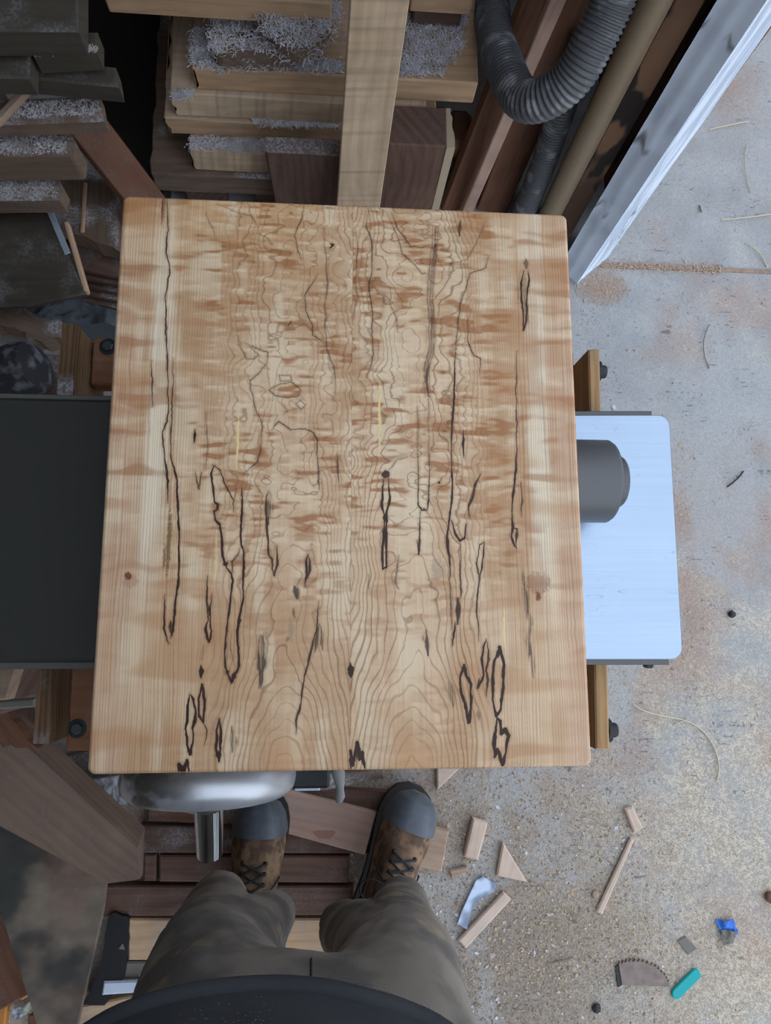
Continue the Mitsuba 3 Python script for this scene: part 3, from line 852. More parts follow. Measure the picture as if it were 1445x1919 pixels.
bk = chunk([(398, 22), (520, 10), (560, 60), (560, 112), (402, 112)], zc, zc + 0.05, 0.012, 3)
add('dusty_offcut', bk, 'wood_dusty', 'ragged offcut buried in grey shavings on the top board', 'offcut', smooth=40)
th = np.linspace(0.0, 2 * np.pi, 40, endpoint=False)
cpx = [(556 + 72 * math.cos(t_), 14 + 88 * math.sin(t_)) for t_ in th]
lg = chunk(cpx, zc + 0.051, zc + 0.088, 0.014, 8)
add('round_burl', lg, 'wood_dusty', 'round burl slice buried in shavings, lying on the ragged offcut', 'burl', smooth=40)


# ------------------------------------------------------------------ shavings
def fibres(n, place, length, width, seed, lift=0.006, curl=1.0):
    """n small curled ribbons; place(rng) gives a point to lie at."""
    rng = np.random.default_rng(seed)
    v, f = [], []
    for _ in range(n):
        p = np.asarray(place(rng), float)
        L, w = length * rng.uniform(0.4, 1.5), width * rng.uniform(0.6, 1.4)
        a, bend = rng.uniform(0, 2 * np.pi), rng.normal(0, 1.6) * curl
        tilt = rng.uniform(-0.2, 0.9)
        k0 = len(v)
        for i in range(4):
            s_ = i / 3
            an = a + bend * s_
            q = p + np.array([math.cos(an), math.sin(an), 0]) * L * s_ * 0.8
            q[2] += lift * tilt * math.sin(s_ * 2.4) * rng.uniform(0.6, 1.4) + 0.0006
            sd = np.array([-math.sin(an), math.cos(an), rng.uniform(-0.6, 0.6)]) * w / 2
            v += [q - sd, q + sd]
        for i in range(3):
            b_ = k0 + 2 * i
            f += [[b_, b_ + 1, b_ + 3], [b_, b_ + 3, b_ + 2]]
    return trimesh.Trimesh(np.array(v), np.array(f), process=False)


def in_px(pix, z, jz=0.0):
    pg = Polygon(px_poly(pix, z))
    x0, y0, x1, y1 = pg.bounds
    from shapely.geometry import Point

    def place(rng):
        while True:
            q = (rng.uniform(x0, x1), rng.uniform(y0, y1))
            if pg.contains(Point(q)):
                return [q[0], q[1], z + rng.uniform(0, jz)]
    return place


def on_mesh(mesh):
    fn = mesh.face_normals
    up = np.where((fn[:, 2] > 0.15))[0]
    ar = mesh.area_faces[up]
    ar = np.cumsum(ar / ar.sum())
    tri = np.asarray(mesh.triangles)[up]

    def place(rng):
        t_ = tri[min(np.searchsorted(ar, rng.uniform()), len(tri) - 1)]
        a_, b_ = rng.uniform(size=2)
        if a_ + b_ > 1:
            a_, b_ = 1 - a_, 1 - b_
        return t_[0] + a_ * (t_[1] - t_[0]) + b_ * (t_[2] - t_[0])
    return place


def fibre_heap(key, spec, label, seed=0):
    add(key, cat_([fibres(n, pl_, L, w, seed + i, lift) for i, (n, pl_, L, w, lift) in enumerate(spec)]), 'm_shaving', label, 'shavings', kind='stuff', smooth=False)


fibre_heap('wood_shavings', [(2600, on_mesh(bk), 0.016, 0.0016, 0.008), (2600, on_mesh(lg), 0.017, 0.0016, 0.01),
                             (2300, in_px([(362, 60), (398, 60), (402, 112), (640, 118), (640, 136), (362, 124)], ztop, 0.006), 0.014, 0.0015, 0.007)],
           'fluffy grey shavings heaped on and around the round burl', 1)
fibre_heap('wood_shavings', [(2600, in_px([(752, 30), (876, 24), (868, 92), (830, 140), (746, 146)], ztop, 0.004), 0.010, 0.0013, 0.005)], 'mat of grey dust and shavings right of the leaning plank', 20)
fibre_heap('wood_shavings', [(900, in_px([(360, 256), (520, 262), (520, 284), (356, 280)], stack_top['short_stacked_board'][4], 0.003), 0.012, 0.0014, 0.005),
                             (700, in_px([(470, 222), (640, 226), (640, 238), (480, 236)], stack_top['ragged_stacked_board'][4], 0.003), 0.011, 0.0014, 0.004),
                             (300, in_px([(325, 175), (356, 172), (362, 180), (325, 186)], stack_top['sawn_stacked_board'][4], 0.002), 0.011, 0.0014, 0.004)],
           'grey shavings lying on the ledges of the lumber stack', 30)

# ------------------------------------------------------------------ the left lumber stack (dark)
LEFT = 'boards of the left lumber stack'


def slab_px(key, pix, z1, t, mat, along, label, cat='board', group=None, tear=None, seed=1, c=0.003):
    q = px_poly(pix, z1)
    if tear:
        q = torn(q, tear[0], 0.01, seed, tear[1])
    a, b = P(*along[0], z1), P(*along[1], z1)
    return board(key, prism(q, z1 - t, z1, c), mat, b - a, label, cat, group)


hz = ((0, 0), (100, 0))
slab_px('gap_shade_sheet', [(120, -40), (338, -40), (322, 250), (300, 420), (225, 420)], 0.06, 0.0595, 'm_shade_dark', ((240, 60), (240, 360)), 'near-black sheet added on the floor to darken the gap between the two stacks', 'board')  # added near-black sheet that makes the gap look deeply shaded
slab_px('bark_slab', [(-80, 545), (30, 565), (70, 595), (112, 598), (118, 610), (112, 632), (55, 640), (48, 622), (-80, 590)], 0.30, 0.05, 'wood_dusty', ((0, 560), (100, 600)), 'dusty grey bark slab lying under the left boards', 'slab', None, (0.004, None), 3)
slab_px('sloping_plywood', [(-120, 372), (84, 374), (160, 551), (48, 573), (-120, 580)], 0.365, 0.012, 'wood_olive', ((0, 400), (100, 395)), 'wide dark olive panel sloping below the left stack', 'panel')
lean('metal_strip', P(85, 376, 0.3665), P(127, 476, 0.3665), 0.011, 0.003, 'm_strip', 'narrow grey strip lying on the edge of the dark olive panel', 'strip', face=(0, 0, 1))
lean('edge_batten', P(126, 420, 0.352), P(163, 549, 0.352), 0.008, 0.02, 'wood_tan', 'thin tan batten along the right edge of the dark olive panel', 'batten', face=(0, 0, 1))
slab_px('dusty_sheet_board', [(-120, 326), (106, 330), (118, 352), (112, 376), (-120, 378)], 0.45, 0.035, 'wood_dusty', hz, 'dusty board with a pale end, lowest of the left stack', 'board', LEFT, (0.0015, [1, 2]), 5)
slab_px('splintered_board', [(-120, 250), (132, 247), (140, 262), (138, 290), (130, 293), (-120, 296)], 0.53, 0.06, 'wood_dusty', hz, 'thick dusty board with splintered pale right end in the left stack', 'board', LEFT, (0.002, [1, 2, 3]), 6)
slab_px('thin_dusty_board', [(-120, 190), (186, 178), (195, 226), (80, 230), (-120, 236)], 0.585, 0.03, 'wood_dusty', hz, 'thin dusty board with reddish edge above the splintered board', 'board', LEFT)
lean('pale_stick', P(-14, 238, 0.592), P(60, 160, 0.592), 0.012, 0.012, 'wood_pale', 'pale diagonal stick resting on the thin dusty board', 'stick', face=(0, 0, 1))
slab_px('olive_beam', [(50, 104), (216, 124), (222, 162), (56, 146)], 0.65, 0.035, 'wood_olive', ((50, 104), (220, 124)), 'dark beam end sticking out to the right in the left stack', 'beam', LEFT)
slab_px('square_olive_board', [(-120, 62), (48, 62), (58, 66), (54, 146), (-120, 140)], 0.69, 0.035, 'wood_olive', hz, 'square-ended olive board left of the dark beam end', 'board', LEFT)
slab_px('dust_edged_board', [(62, 58), (182, 58), (182, 98), (62, 104)], 0.695, 0.035, 'wood_olive', hz, 'olive board with white dust along its front edge', 'board', LEFT)
slab_px('wide_olive_board', [(-160, -60), (146, -60), (146, 57), (-160, 57)], 0.745, 0.045, 'wood_olive', hz, 'wide dark olive board in the top left corner', 'board', LEFT)
# what carries the left stack: dark posts in the shade
for i, (xx, yy, zt_, lab) in enumerate([(-0.78, 0.60, 0.414, 'front'), (-0.80, 0.86, 0.648, 'rear')]):
    board('rack_leg', box(xx - 0.22, xx + 0.1, yy, yy + 0.08, 0, zt_), 'wood_walnut', [0, 0, 1], f'dark {lab} trestle under the left lumber stack', 'trestle')
lean('diagonal_plank', P(165, 240, 0.42), P(268, 372, 0.30), 0.068, 0.025, 'wood_red', 'brown plank slanting down from the left stack towards the maple panel', 'plank', face=(0.4, -0.3, 1), ext=(0.02, 0.25))
fibre_heap('wood_shavings', [(700, in_px([(80, 92), (182, 90), (182, 98), (62, 104)], 0.6955, 0.001), 0.0055, 0.0011, 0.004), (900, in_px([(20, 195), (184, 184), (190, 215), (10, 224)], 0.5855, 0.001), 0.005, 0.0011, 0.002),
                             (800, in_px([(0, 254), (126, 252), (128, 288), (0, 290)], 0.5305, 0.001), 0.005, 0.0011, 0.002), (600, in_px([(0, 332), (100, 334), (106, 370), (0, 370)], 0.4505, 0.001), 0.005, 0.0011, 0.002)],
           'grey shavings scattered over the left lumber stack', 40)
# under it: rough slabs, layered ply, a dusty cover
slab_px('rough_slab', [(105, 330), (160, 322), (222, 345), (222, 470), (180, 455), (150, 440), (118, 436)], 0.26, 0.05, 'wood_dusty', ((150, 330), (150, 450)), 'dusty rough slab standing behind the olive panel', 'slab', None, (0.003, None), 9)
lean('tan_stick', P(160, 342, 0.262), P(154, 436, 0.262), 0.008, 0.006, 'wood_tan', 'thin tan stick lying on the dusty rough slab', 'stick', face=(0, 0, 1))
for i in range(5):
    slab_px('plywood_layer', [(112 + 6 * i, 446 + 16 * i), (228, 474 + 15 * i), (228, 520 + 15 * i), (130 + 6 * i, 500 + 16 * i)], 0.205 - 0.022 * i, 0.012, 'wood_walnut', ((120, 450), (230, 478)), f'dark plywood offcut, {["topmost", "second", "middle", "fourth", "lowest"][i]} of the pile behind the olive panel', 'plywood', 'dark plywood offcuts', (0.002, [0]), 20 + i)


def cover():
    n = 46
    g = [[P(40 + 190 * i / n, 535 + 85 * j / n - 14 * math.sin(i / n * 3), 0.1) for i in range(n + 1)] for j in range(n + 1)]
    v = np.array(g).reshape(-1, 3)
    v[:, 2] = 0.08 + 0.05 * meshkit.fbm(v * 22, 4, 3) + 0.006 * meshkit.fbm(v * 120, 2, 5)
    f = [[j * (n + 1) + i, j * (n + 1) + i + 1, (j + 1) * (n + 1) + i + 1] for i in range(n) for j in range(n)] + [[j * (n + 1) + i, (j + 1) * (n + 1) + i + 1, (j + 1) * (n + 1) + i] for i in range(n) for j in range(n)]
    top = trimesh.Trimesh(v, f, process=False)
    if top.face_normals[:, 2].mean() < 0:
        top.invert()
    e = [[i for i in range(n + 1)], [j * (n + 1) + n for j in range(n + 1)], [n * (n + 1) + n - i for i in range(n + 1)], [(n - j) * (n + 1) for j in range(n + 1)]]
    loop = e[0] + e[1][1:] + e[2][1:] + e[3][1:-1]
    lo = v[loop].copy()
    lo[:, 2] = 0
    k = len(loop)
    vv = np.vstack([v[loop], lo])
    ff = []
    for i in range(k):
        j = (i + 1) % k
        ff += [[i, k + i, k + j], [i, k + j, j]]
    sk = trimesh.Trimesh(vv, ff, process=False)
    return cat_([top, sk])


scene['m_tarp2'] = {'type': 'twosided', 'b': {'type': 'ref', 'id': 'm_tarp'}}
cv = cover()
add('dusty_cloth', cv, 'm_tarp2', 'blue-grey dusty cloth crumpled on the floor left of the panel', 'cloth', smooth=50)

# dark round thing and wood wedge by the left table
rp = P(-14, 692, 0.5)
prof = [(0, 0), (0.042, 0), (0.047, 0.008), (0.047, 0.12), (0.040, 0.14), (0.02, 0.15), (0, 0.15)]
add('motor_housing', lathe(prof, rp - [0.07, 0.02, 0.07], [0.75, 0.2, 0.3], 40), 'm_motor', 'dusty dark round motor housing at the left edge', 'motor', smooth=40)
slab_px('wood_wedge', [(48, 704), (88, 746), (40, 746)], 0.44, 0.03, 'wood_pale', ((48, 704), (88, 746)), 'small pale triangular wood wedge above the dark table', 'wedge')
lean('crossbar', P(-60, 720, 0.36), P(120, 735, 0.36), 0.12, 0.04, 'wood_walnut', 'dark crossbar under the small triangular wedge', 'crossbar', face=(0, 0, 1))

# ------------------------------------------------------------------ the machine and its plywood stand
mc = name('woodworking_machine', 'woodworking machine with dark table, bare metal plate and hand wheel under the panel', 'machine')
ty0, ty1 = P(100, 1240, 0.80)[1], P(100, 747, 0.80)[1]
add(mc + '__table', box(-0.9, -0.215, ty0, ty1, 0.765, 0.80, 0.003), 'm_table', 'dark olive table')
add(mc + '__table__edge_strip', box(-0.9, -0.215, ty1 + 0.0002, ty1 + 0.006, 0.77, 0.797, 0.001), 'm_table_edge')
add(mc + '__table__edge_strip', box(-0.9, -0.215, ty0 - 0.008, ty0 - 0.0002, 0.768, 0.792, 0.001), 'm_table_edge')
add(mc + '__housing', box(-0.213, 0.205, -0.20, 0.095, 0.735, 0.8735, 0.01), 'm_darksteel')
pxr = P(1274, 1000, 0.78)[0]
pq = [P(1000, 776, .78), P(1257, 776, .78), P(1283, 1236, .78), P(1000, 1236, .78)]
pp = Polygon([(q_[0], q_[1]) for q_ in pq]).buffer(-0.014, join_style=2).buffer(0.014, quad_segs=8)
add(mc + '__plate', prism(np.array(pp.exterior.coords)[:-1], 0.7725, 0.7765, 0.001), 'm_alu', 'bare metal plate', smooth=25)
lo_ = [P(1000, 770, .772), P(1222, 770, .772), P(1255, 1246, .772), P(1000, 1246, .772)]
add(mc + '__plate__backing', prism(lo_, 0.7675, 0.772, 0.001), 'm_darksteel')
ax = P(1090, 902, 0.829)
d1, d2 = P(1142, 900, 0.829)[0] - 0.207, P(1165, 900, 0.829)[0] - 0.207
add(mc + '__drum', lathe([(0, 0), (0.044, 0), (0.047, 0.004), (0.047, d1 - 0.004), (0.0445, d1), (0.029, d1 + 0.0005), (0.029, d2 - 0.002), (0.0275, d2), (0.02, d2), (0, d2)], [0.207, ax[1] + 0.001, 0.825], [1, 0, 0], 64), 'm_darksteel', 'dark stepped steel drum', smooth=35)
# hand wheel
wx, wz = -0.150, 0.745
wy = -0.337
add(mc + '__hand_wheel', lathe([(0, 0.004), (0.02, 0.0), (0.03, 0.006), (0.055, 0.010), (0.08, 0.001), (0.089, 0.0), (0.095, 0.006), (0.097, 0.016), (0.095, 0.03), (0.088, 0.038), (0.078, 0.036), (0.05, 0.03), (0, 0.03)], [wx, wy, wz], [0, 1, 0], 96), 'm_wheel', 'silver hand wheel', smooth=40)
h0 = np.array([-0.142, wy - 0.001, 0.795])
h1 = np.array([-0.1435, P(420, 1606, 0.775)[1], 0.765])
k = 40
hp = h0 + (h1 - h0) * np.linspace(0, 1, k)[:, None]
hr = np.full(k, 0.0148) + np.linspace(0.0008, -0.0008, k)
hr[0], hr[-1] = 0.012, 0.0125
hm = tube(hp, hr, 40)
add(mc + '__hand_wheel__handle', hm, 'm_chrome', 'chrome handle', smooth=35)
# knurled strip along the handle
kn = []
d_ = (h1 - h0) / np.linalg.norm(h1 - h0)
sx = np.cross(d_, [0, 0, 1.0])
sx /= np.linalg.norm(sx)
if sx[0] < 0:
    sx = -sx
up_ = np.cross(sx, d_)
up_ *= np.sign(up_[2])
for i in range(46):
    for j in range(4):
        an = 0.5 + 0.11 * j
        s_ = 0.03 + 0.94 * (i + 0.5 * (j % 2)) / 46
        rr = 0.0148 + 0.0016 * (0.5 - s_)
        c_ = h0 + (h1 - h0) * s_ + rr * (math.sin(an) * sx + math.cos(an) * up_)
        kn.append(hull([c_ + up_ * .0006 * math.cos(an) + sx * .0006 * math.sin(an), c_ + d_ * .001, c_ - d_ * .001, c_ + sx * .0008, c_ - sx * .0008, c_ - up_ * .001]))
add(mc + '__hand_wheel__knurling', cat_(kn), 'm_chrome', kind='stuff', smooth=False)
add(mc + '__shaft', tube([[wx, wy + 0.03, wz], [wx, -0.195, wz + 0.0]], 0.012, 20), 'm_darksteel', smooth=40)
add(mc + '__clamp_block', box(P(548, 1470, .72)[0], P(618, 1470, .72)[0], P(580, 1473, .72)[1], -0.2, 0.70, 0.735, 0.003), 'm_black')
add(mc + '__clamp_block__pale_strip', box(P(552, 1470, .70)[0], P(600, 1470, .70)[0], P(580, 1479, .69)[1], P(580, 1468, .69)[1], 0.686, 0.6995, 0.001), 'm_tag')
# dusty cord end that hangs beside the wheel
cd = [P(632, 1425, 0.84), P(634, 1448, 0.82), P(637, 1472, 0.80), P(637, 1488, 0.785), P(636, 1496, 0.775), P(634, 1505, 0.768)]
cs = spline(cd, 40)
cr = np.interp(np.linspace(0, 1, 40), [0, 0.3, 0.62, 0.7, 0.82, 0.93, 1], [0.0075, 0.0068, 0.0042, 0.0045, 0.0058, 0.0045, 0.001])
v_ = tube(cs, cr, 18)
add('hanging_cord', v_, 'm_cord', 'dusty grey tapered cord end hanging below the panel beside the hand wheel', 'cord', smooth=50)
# panel: two bookmatched boards glued at the seam, soft rounded edges
mp = name('maple_panel', 'large figured spalted maple panel with rounded corners lying on the machine', 'wooden panel')
from shapely.geometry import box as sbox
Rr = 0.0075
full = sbox(-PW / 2, -PL / 2, PW / 2, PL / 2).buffer(-Rr).buffer(Rr, quad_segs=10)
th_ = 0.030
lv = [(0.0035, PZ - th_), (0.001, PZ - th_ + 0.001), (0, PZ - th_ + 0.0035), (0, PZ - 0.0045), (0.0006, PZ - 0.0022), (0.0018, PZ - 0.0008), (0.0032, PZ - 0.0001), (0.0045, PZ)]
seam = 6.0 * K
for sgn in (-1, 1):
    pts = []
    for off, zq in lv:
        rg = full.buffer(-off, join_style=1, quad_segs=10)
        rg = rg.intersection(sbox(-1, -1, seam, 1) if sgn < 0 else sbox(seam, -1, 1, 1))
        pts.append(np.c_[np.array(rg.exterior.coords)[:-1], np.full(len(rg.exterior.coords) - 1, zq)])
    add(mp + '__board', hull(np.vstack(pts)), 'm_maple', smooth=28)
# stand
st = name('plywood_stand', 'plywood stand with bolted cleats carrying the machine', 'stand')
ply = lambda key, x0, x1, y0, y1, z0, z1, mat, lab=None: board(key, box(x0, x1, y0, y1, z0, z1, 0.0025), mat, [0, 1, 0], lab)
zr = 0.72
rxa = P(1101, 720, zr)[0]
qr = [P(1103, 655, zr), P(1124, 655, zr), P(1143, 1404, zr), P(1117, 1404, zr)]
board(st + '__side_cleat', prism(torn(qr, 0.0025, 0.01, 2, [0]), 0.60, zr), 'wood_ply', [0, 1, 0], 'worn plywood cleat')
ql = [P(116, 606, zr), P(144, 606, zr), P(93, 1394, zr), P(62, 1394, zr)]
board(st + '__side_cleat', prism(torn(ql, 0.0015, 0.02, 4, [1, 3]), 0.60, zr), 'wood_ply_worn', [0, 1, 0], 'worn plywood cleat')
zs = 0.66
for ya, yb in ((632, 742), (1245, 1394)):
    q = [P(150 if ya < 900 else 105, ya, zs), P(1096 if ya < 900 else 1112, ya, zs), P(1094 if ya < 900 else 1112, yb, zs), P(150 if ya < 900 else 105, yb, zs)]
    x0, x1 = max(q[0][0], q[3][0]) + 0.012, min(q[1][0], q[2][0]) - 0.012
    board(st + '__cross_board', box(x0, x1, q[2][1], q[0][1], zs - 0.03, zs, 0.002), 'wood_ply_face', [1, 0, 0], 'brown bolted board')
    for px_, py_ in (((203, 650),) if ya < 900 else ((145, 1365),)):
        c_ = P(px_, py_, zs)
        add(st + '__cross_board__recess_shade_disc', lathe([(0, 0.0001), (0.0108, 0.0001), (0.0116, 0.0008), (0.0108, 0.0012), (0, 0.0009)], c_, [0, 0, 1], 28), 'm_black', smooth=40)  # flat black disc standing in for the shade inside the bolt hole
        hexa = [(c_[0] + 0.0075 * math.cos(a_), c_[1] + 0.0075 * math.sin(a_)) for a_ in np.arange(6) * math.pi / 3 + 0.3]
        add(st + '__cross_board__bolt', prism(hexa, zs + 0.001, zs + 0.005, 0.001), 'm_bolt', 'dark bolt head', smooth=False)
for px_, py_ in ((1128, 697), (1148, 1368)):
    c_ = P(px_, py_, 0.69)
    add(st + '__side_cleat__bolt', lathe([(0, -0.02), (0.006, -0.02), (0.006, -0.004), (0.0145, -0.003), (0.0145, 0.002), (0.009, 0.003), (0.009, 0.009), (0.008, 0.011), (0, 0.011)], c_ - [0.006, 0, 0], [1, 0, 0], 18), 'm_black', 'black bolt', smooth=30)
for sx_, sy_ in ((-1, -1), (1, -1), (-1, 1), (1, 1)):
    board(st + '__leg', box(sx_ * 0.22 - 0.03, sx_ * 0.22 + 0.03, (-0.24 if sy_ < 0 else 0.12) - 0.03, (-0.24 if sy_ < 0 else 0.12) + 0.03, 0.0, zs - 0.031), 'wood_walnut', [0, 0, 1])
board(st + '__base_board', box(-0.215, 0.21, -0.2, 0.095, zs - 0.03, 0.7345), 'wood_ply_face', [1, 0, 0])
# plate fixing screw below the plate
sc = P(1216, 1246, 0.765)
add(mc + '__plate__screw', lathe([(0, 0), (0.004, 0), (0.004, 0.012), (0, 0.012)], sc - [0, 0, 0.008], [0, 0, 1], 14), 'm_black', smooth=40)

# ------------------------------------------------------------------ boards the person stands on, and clutter on the left
FB = 'boards laid on the floor as a walkway'
fz = 0.03


def fl(key, pix, mat, label, z1=fz, t=None, along=None, cat='board', group=FB, tear=None, seed=0):
    t = z1 - 0.0005 if t is None else t
    return slab_px(key, pix, z1, t, mat, along or (pix[0], pix[1]), label, cat, group, tear, seed)


fl('floor_board', [(192, 1660), (662, 1661), (662, 1716), (192, 1718)], 'wood_walnut_clean', 'brown floor board crossing just in front of the trouser knees')
fl('floor_board', [(298, 1603), (655, 1605), (652, 1655), (298, 1653)], 'wood_walnut_clean', 'floor board under both boots, behind the widest walkway board')
fl('floor_board', [(262, 1546), (700, 1560), (700, 1600), (262, 1599)], 'wood_walnut', 'dark grey-brown floor board behind the chrome handle')
fl('floor_board', [(240, 1722), (625, 1722), (625, 1800), (240, 1800)], 'wood_tan', 'light tan floor board nearest to the photographer', 0.032)
fl('floor_block', [(270, 1601), (292, 1602), (292, 1652), (268, 1652)], 'wood_walnut_clean', 'narrow brown block at the left end of the walkway boards', cat='block', group=None)
fl('reddish_offcut', [(276, 1478), (362, 1480), (395, 1492), (395, 1542), (276, 1538)], 'wood_red', 'reddish offcut left of the chrome handle', cat='offcut', group=None)
fl('pale_offcut', [(346, 1478), (398, 1480), (398, 1535), (344, 1523)], 'wood_pink', 'pale offcut lying on the reddish offcut beside the chrome handle', 0.046, 0.015, cat='offcut', group=None)
sd_ = fl('slanted_board', [(528, 1477), (707, 1523), (684, 1603), (528, 1560)], 'wood_pink', 'pale slanted board with a red stain between the boots', 0.05, 0.0195, cat='board', group=None)
c_ = P(608, 1564, 0.0503)
add(sd_ + '__red_stain', prism([(c_[0] + 0.02 * math.cos(a_) * (1 + 0.25 * math.sin(3 * a_)), c_[1] + 0.011 * math.sin(a_) * (1 + 0.3 * math.cos(2 * a_))) for a_ in np.linspace(0, 2 * np.pi, 24, endpoint=False)], 0.0497, 0.0504, 0.0001), 'm_stain', 'red stain')
fl('floor_plank', [(528, 1473), (760, 1486), (755, 1545), (700, 1519), (528, 1478)], 'wood_walnut_clean', 'brown board behind the pale slanted board', cat='board', group=None)
fl('grey_edged_board', [(560, 1452), (720, 1440), (720, 1458), (610, 1482), (560, 1478)], 'wood_dusty', 'grey board end showing below the panel edge', 0.045, 0.0145, cat='board', group=None)
fl('ply_offcut', [(806, 1548), (842, 1556), (828, 1634), (782, 1626)], 'wood_pale', 'tan plywood offcut beside the right boot', 0.02, cat='offcut', group=None)
# thick beam and dark sheet on the left
top_ = px_poly([(-160, 1215), (50, 1398), (150, 1494), (258, 1590), (262, 1648), (200, 1656), (-160, 1462)], 0.22)
bot_ = px_poly([(-140, 1170), (92, 1384), (180, 1468), (271, 1550), (268, 1632), (206, 1648), (-150, 1455)], 0.12)  # side sloped outward so the edge renders lighter, as if lit
pm_b = [P(262, 1570, 0.175), P(266, 1640, 0.17)]
bm_ = hull([[*q_, 0.22] for q_ in top_] + [[*q_, 0.12] for q_ in bot_] + pm_b)
board('thick_beam', bm_, 'wood_beam', P(258, 1592, 0.2) - P(30, 1402, 0.2), 'thick light brown beam lying diagonally at the left, its edge sloped to look lit', 'beam')
slab_px('beam_support', [(-120, 1330), (20, 1330), (20, 1470), (-120, 1440)], 0.1195, 0.119, 'wood_walnut', ((0, 1330), (0, 1440)), 'dark block carrying the upper end of the thick beam', 'block')
slab_px('broken_slab', [(-60, 1300), (6, 1330), (44, 1372), (70, 1402), (30, 1402), (-60, 1380)], 0.25, 0.03, 'wood_red', ((0, 1330), (60, 1400)), 'dark broken splintered slab on the upper end of the thick beam', 'slab', None, (0.004, None), 15)
slab_px('dark_sheet', [(-90, 1440), (198, 1648), (192, 1705), (152, 1884), (128, 1990), (92, 1990), (0, 1706), (-90, 1560)], 0.1195, 0.018, 'm_ply_dark', ((0, 1600), (100, 1919)), 'large dark stained plywood sheet under the thick beam', 'plywood sheet')
slab_px('sheet_support', [(60, 1640), (150, 1640), (130, 1780), (60, 1780)], 0.101, 0.1005, 'wood_walnut', ((60, 1640), (60, 1780)), 'dark block under the stained plywood sheet', 'block')
slab_px('reddish_sheet', [(-100, 1540), (6, 1716), (76, 1852), (-100, 1950)], 0.062, 0.02, 'wood_red', ((0, 1700), (76, 1852)), 'reddish brown sheet in the lower left corner', 'sheet')
slab_px('panel_support', [(-100, 1700), (-20, 1700), (-20, 1830), (-100, 1830)], 0.0415, 0.041, 'wood_walnut', ((0, 1700), (0, 1830)), 'dark block under the reddish brown sheet', 'block')
slab_px('tan_batten', [(28, 1868), (66, 1842), (76, 1852), (40, 1876)], 0.03, 0.0295, 'm_orange', ((28, 1868), (66, 1842)), 'orange-tan strip below the reddish brown sheet', 'strip')


def crumple(pix, z0, amp, seed, n=26):
    x = [P(*p_, z0) for p_ in pix]
    u = np.linspace(0, 1, n)
    v = np.array([(x[0] * (1 - a_) * (1 - b_) + x[1] * a_ * (1 - b_) + x[2] * a_ * b_ + x[3] * (1 - a_) * b_) for b_ in u for a_ in u])
    edge = np.array([min(a_, 1 - a_, b_, 1 - b_) for b_ in u for a_ in u])
    v[:, 2] += amp * np.abs(meshkit.fbm(v * 60, 3, seed) - 0.3) * 1.5
    v[:, :2] += 0.006 * (meshkit.fbm(v * 70 + 9, 2, seed)[:, None] - 0.5)
    lo = v.copy()
    lo[:, 2] = v[:, 2] - 0.0012
    k = n * n
    f = []
    for j in range(n - 1):
        for i in range(n - 1):
            a_, b_, c2, d2 = j * n + i, j * n + i + 1, (j + 1) * n + i + 1, (j + 1) * n + i
            f += [[a_, b_, c2], [a_, c2, d2], [k + a_, k + c2, k + b_], [k + a_, k + d2, k + c2]]
    br = [i for i in range(n)] + [j * n + n - 1 for j in range(1, n)] + [(n - 1) * n + i for i in range(n - 2, -1, -1)] + [j * n for j in range(n - 2, 0, -1)]
    for i in range(len(br)):
        a_, b_ = br[i], br[(i + 1) % len(br)]
        f += [[a_, k + a_, k + b_], [a_, k + b_, b_]]
    m = trimesh.Trimesh(np.vstack([v, lo]), f, process=False)
    if m.volume < 0:
        m.invert()
    return m


def f_wrap(p, n, uv):
    return mk.mix(C(168, 172, 184), C(176, 168, 110), mk.smoothstep(-0.62, -0.57, p.x)) * (0.45 + 0.7 * mk.fbm(p.x * 90, p.y * 90, p.z * 40))


princ('m_wrap', mk.proc(f_wrap), 0.4)
add('crumpled_wrapper', crumple([(22, 1890), (82, 1862), (88, 1884), (28, 1908)], 0.012, 0.02, 4), 'm_wrap', 'crumpled silvery wrapper in the lower left corner', 'wrapper', smooth=False)
slab_px('corner_block', [(52, 1902), (96, 1896), (96, 1990), (52, 1990)], 0.025, 0.0245, 'wood_red', ((50, 1900), (96, 1900)), 'small reddish block at the bottom edge below the wrapper', 'block')
slab_px('orange_scrap', [(-20, 1888), (14, 1880), (4, 1960), (-20, 1960)], 0.02, 0.0195, 'm_orange', ((0, 1880), (0, 1960)), 'orange scrap in the bottom left corner', 'scrap')
# black burnt strap and neighbours
q = px_poly([(204, 1716), (216, 1710), (240, 1718), (242, 1760), (232, 1832), (196, 1884), (156, 1882), (186, 1822)], 0.04)
add('black_scrap', prism(torn(q, 0.002, 0.012, 8), 0.0005, 0.04), 'm_black', 'black bent plastic scrap beside the dark plywood sheet', 'plastic scrap', smooth=30)
add('black_scrap__triangle_chip', prism(px_poly([(222, 1778), (230, 1768), (234, 1780)], 0.0405), 0.039, 0.0412, 0.0003), 'm_greyboard', 'grey triangular patch')
gp = slab_px('grey_plate', [(230, 1803), (330, 1801), (330, 1842), (214, 1844)], 0.03, 0.0295, 'm_greyboard', ((230, 1803), (330, 1801)), 'grey plate with black and pale letter marks near the trouser leg', 'plate')
tm = meshkit.text_mesh('J:', 0.022, 0.0008, True)
o_ = P(259, 1834, 0.03)
tm.apply_translation([o_[0], o_[1], 0.0301])
add(gp + '__letter_mark', tm, 'm_paper', 'pale letter mark', smooth=False)
slab_px('white_strip', [(194, 1840), (330, 1836), (330, 1856), (190, 1866)], 0.045, 0.012, 'm_tag', ((194, 1840), (300, 1836)), 'blue-white strip below the grey plate', 'strip')
slab_px('tan_floor_board', [(120, 1892), (330, 1850), (330, 1900), (110, 1960)], 0.02, 0.0195, 'wood_tan', ((150, 1886), (300, 1850)), 'tan board at the bottom edge left of the shirt', 'board')
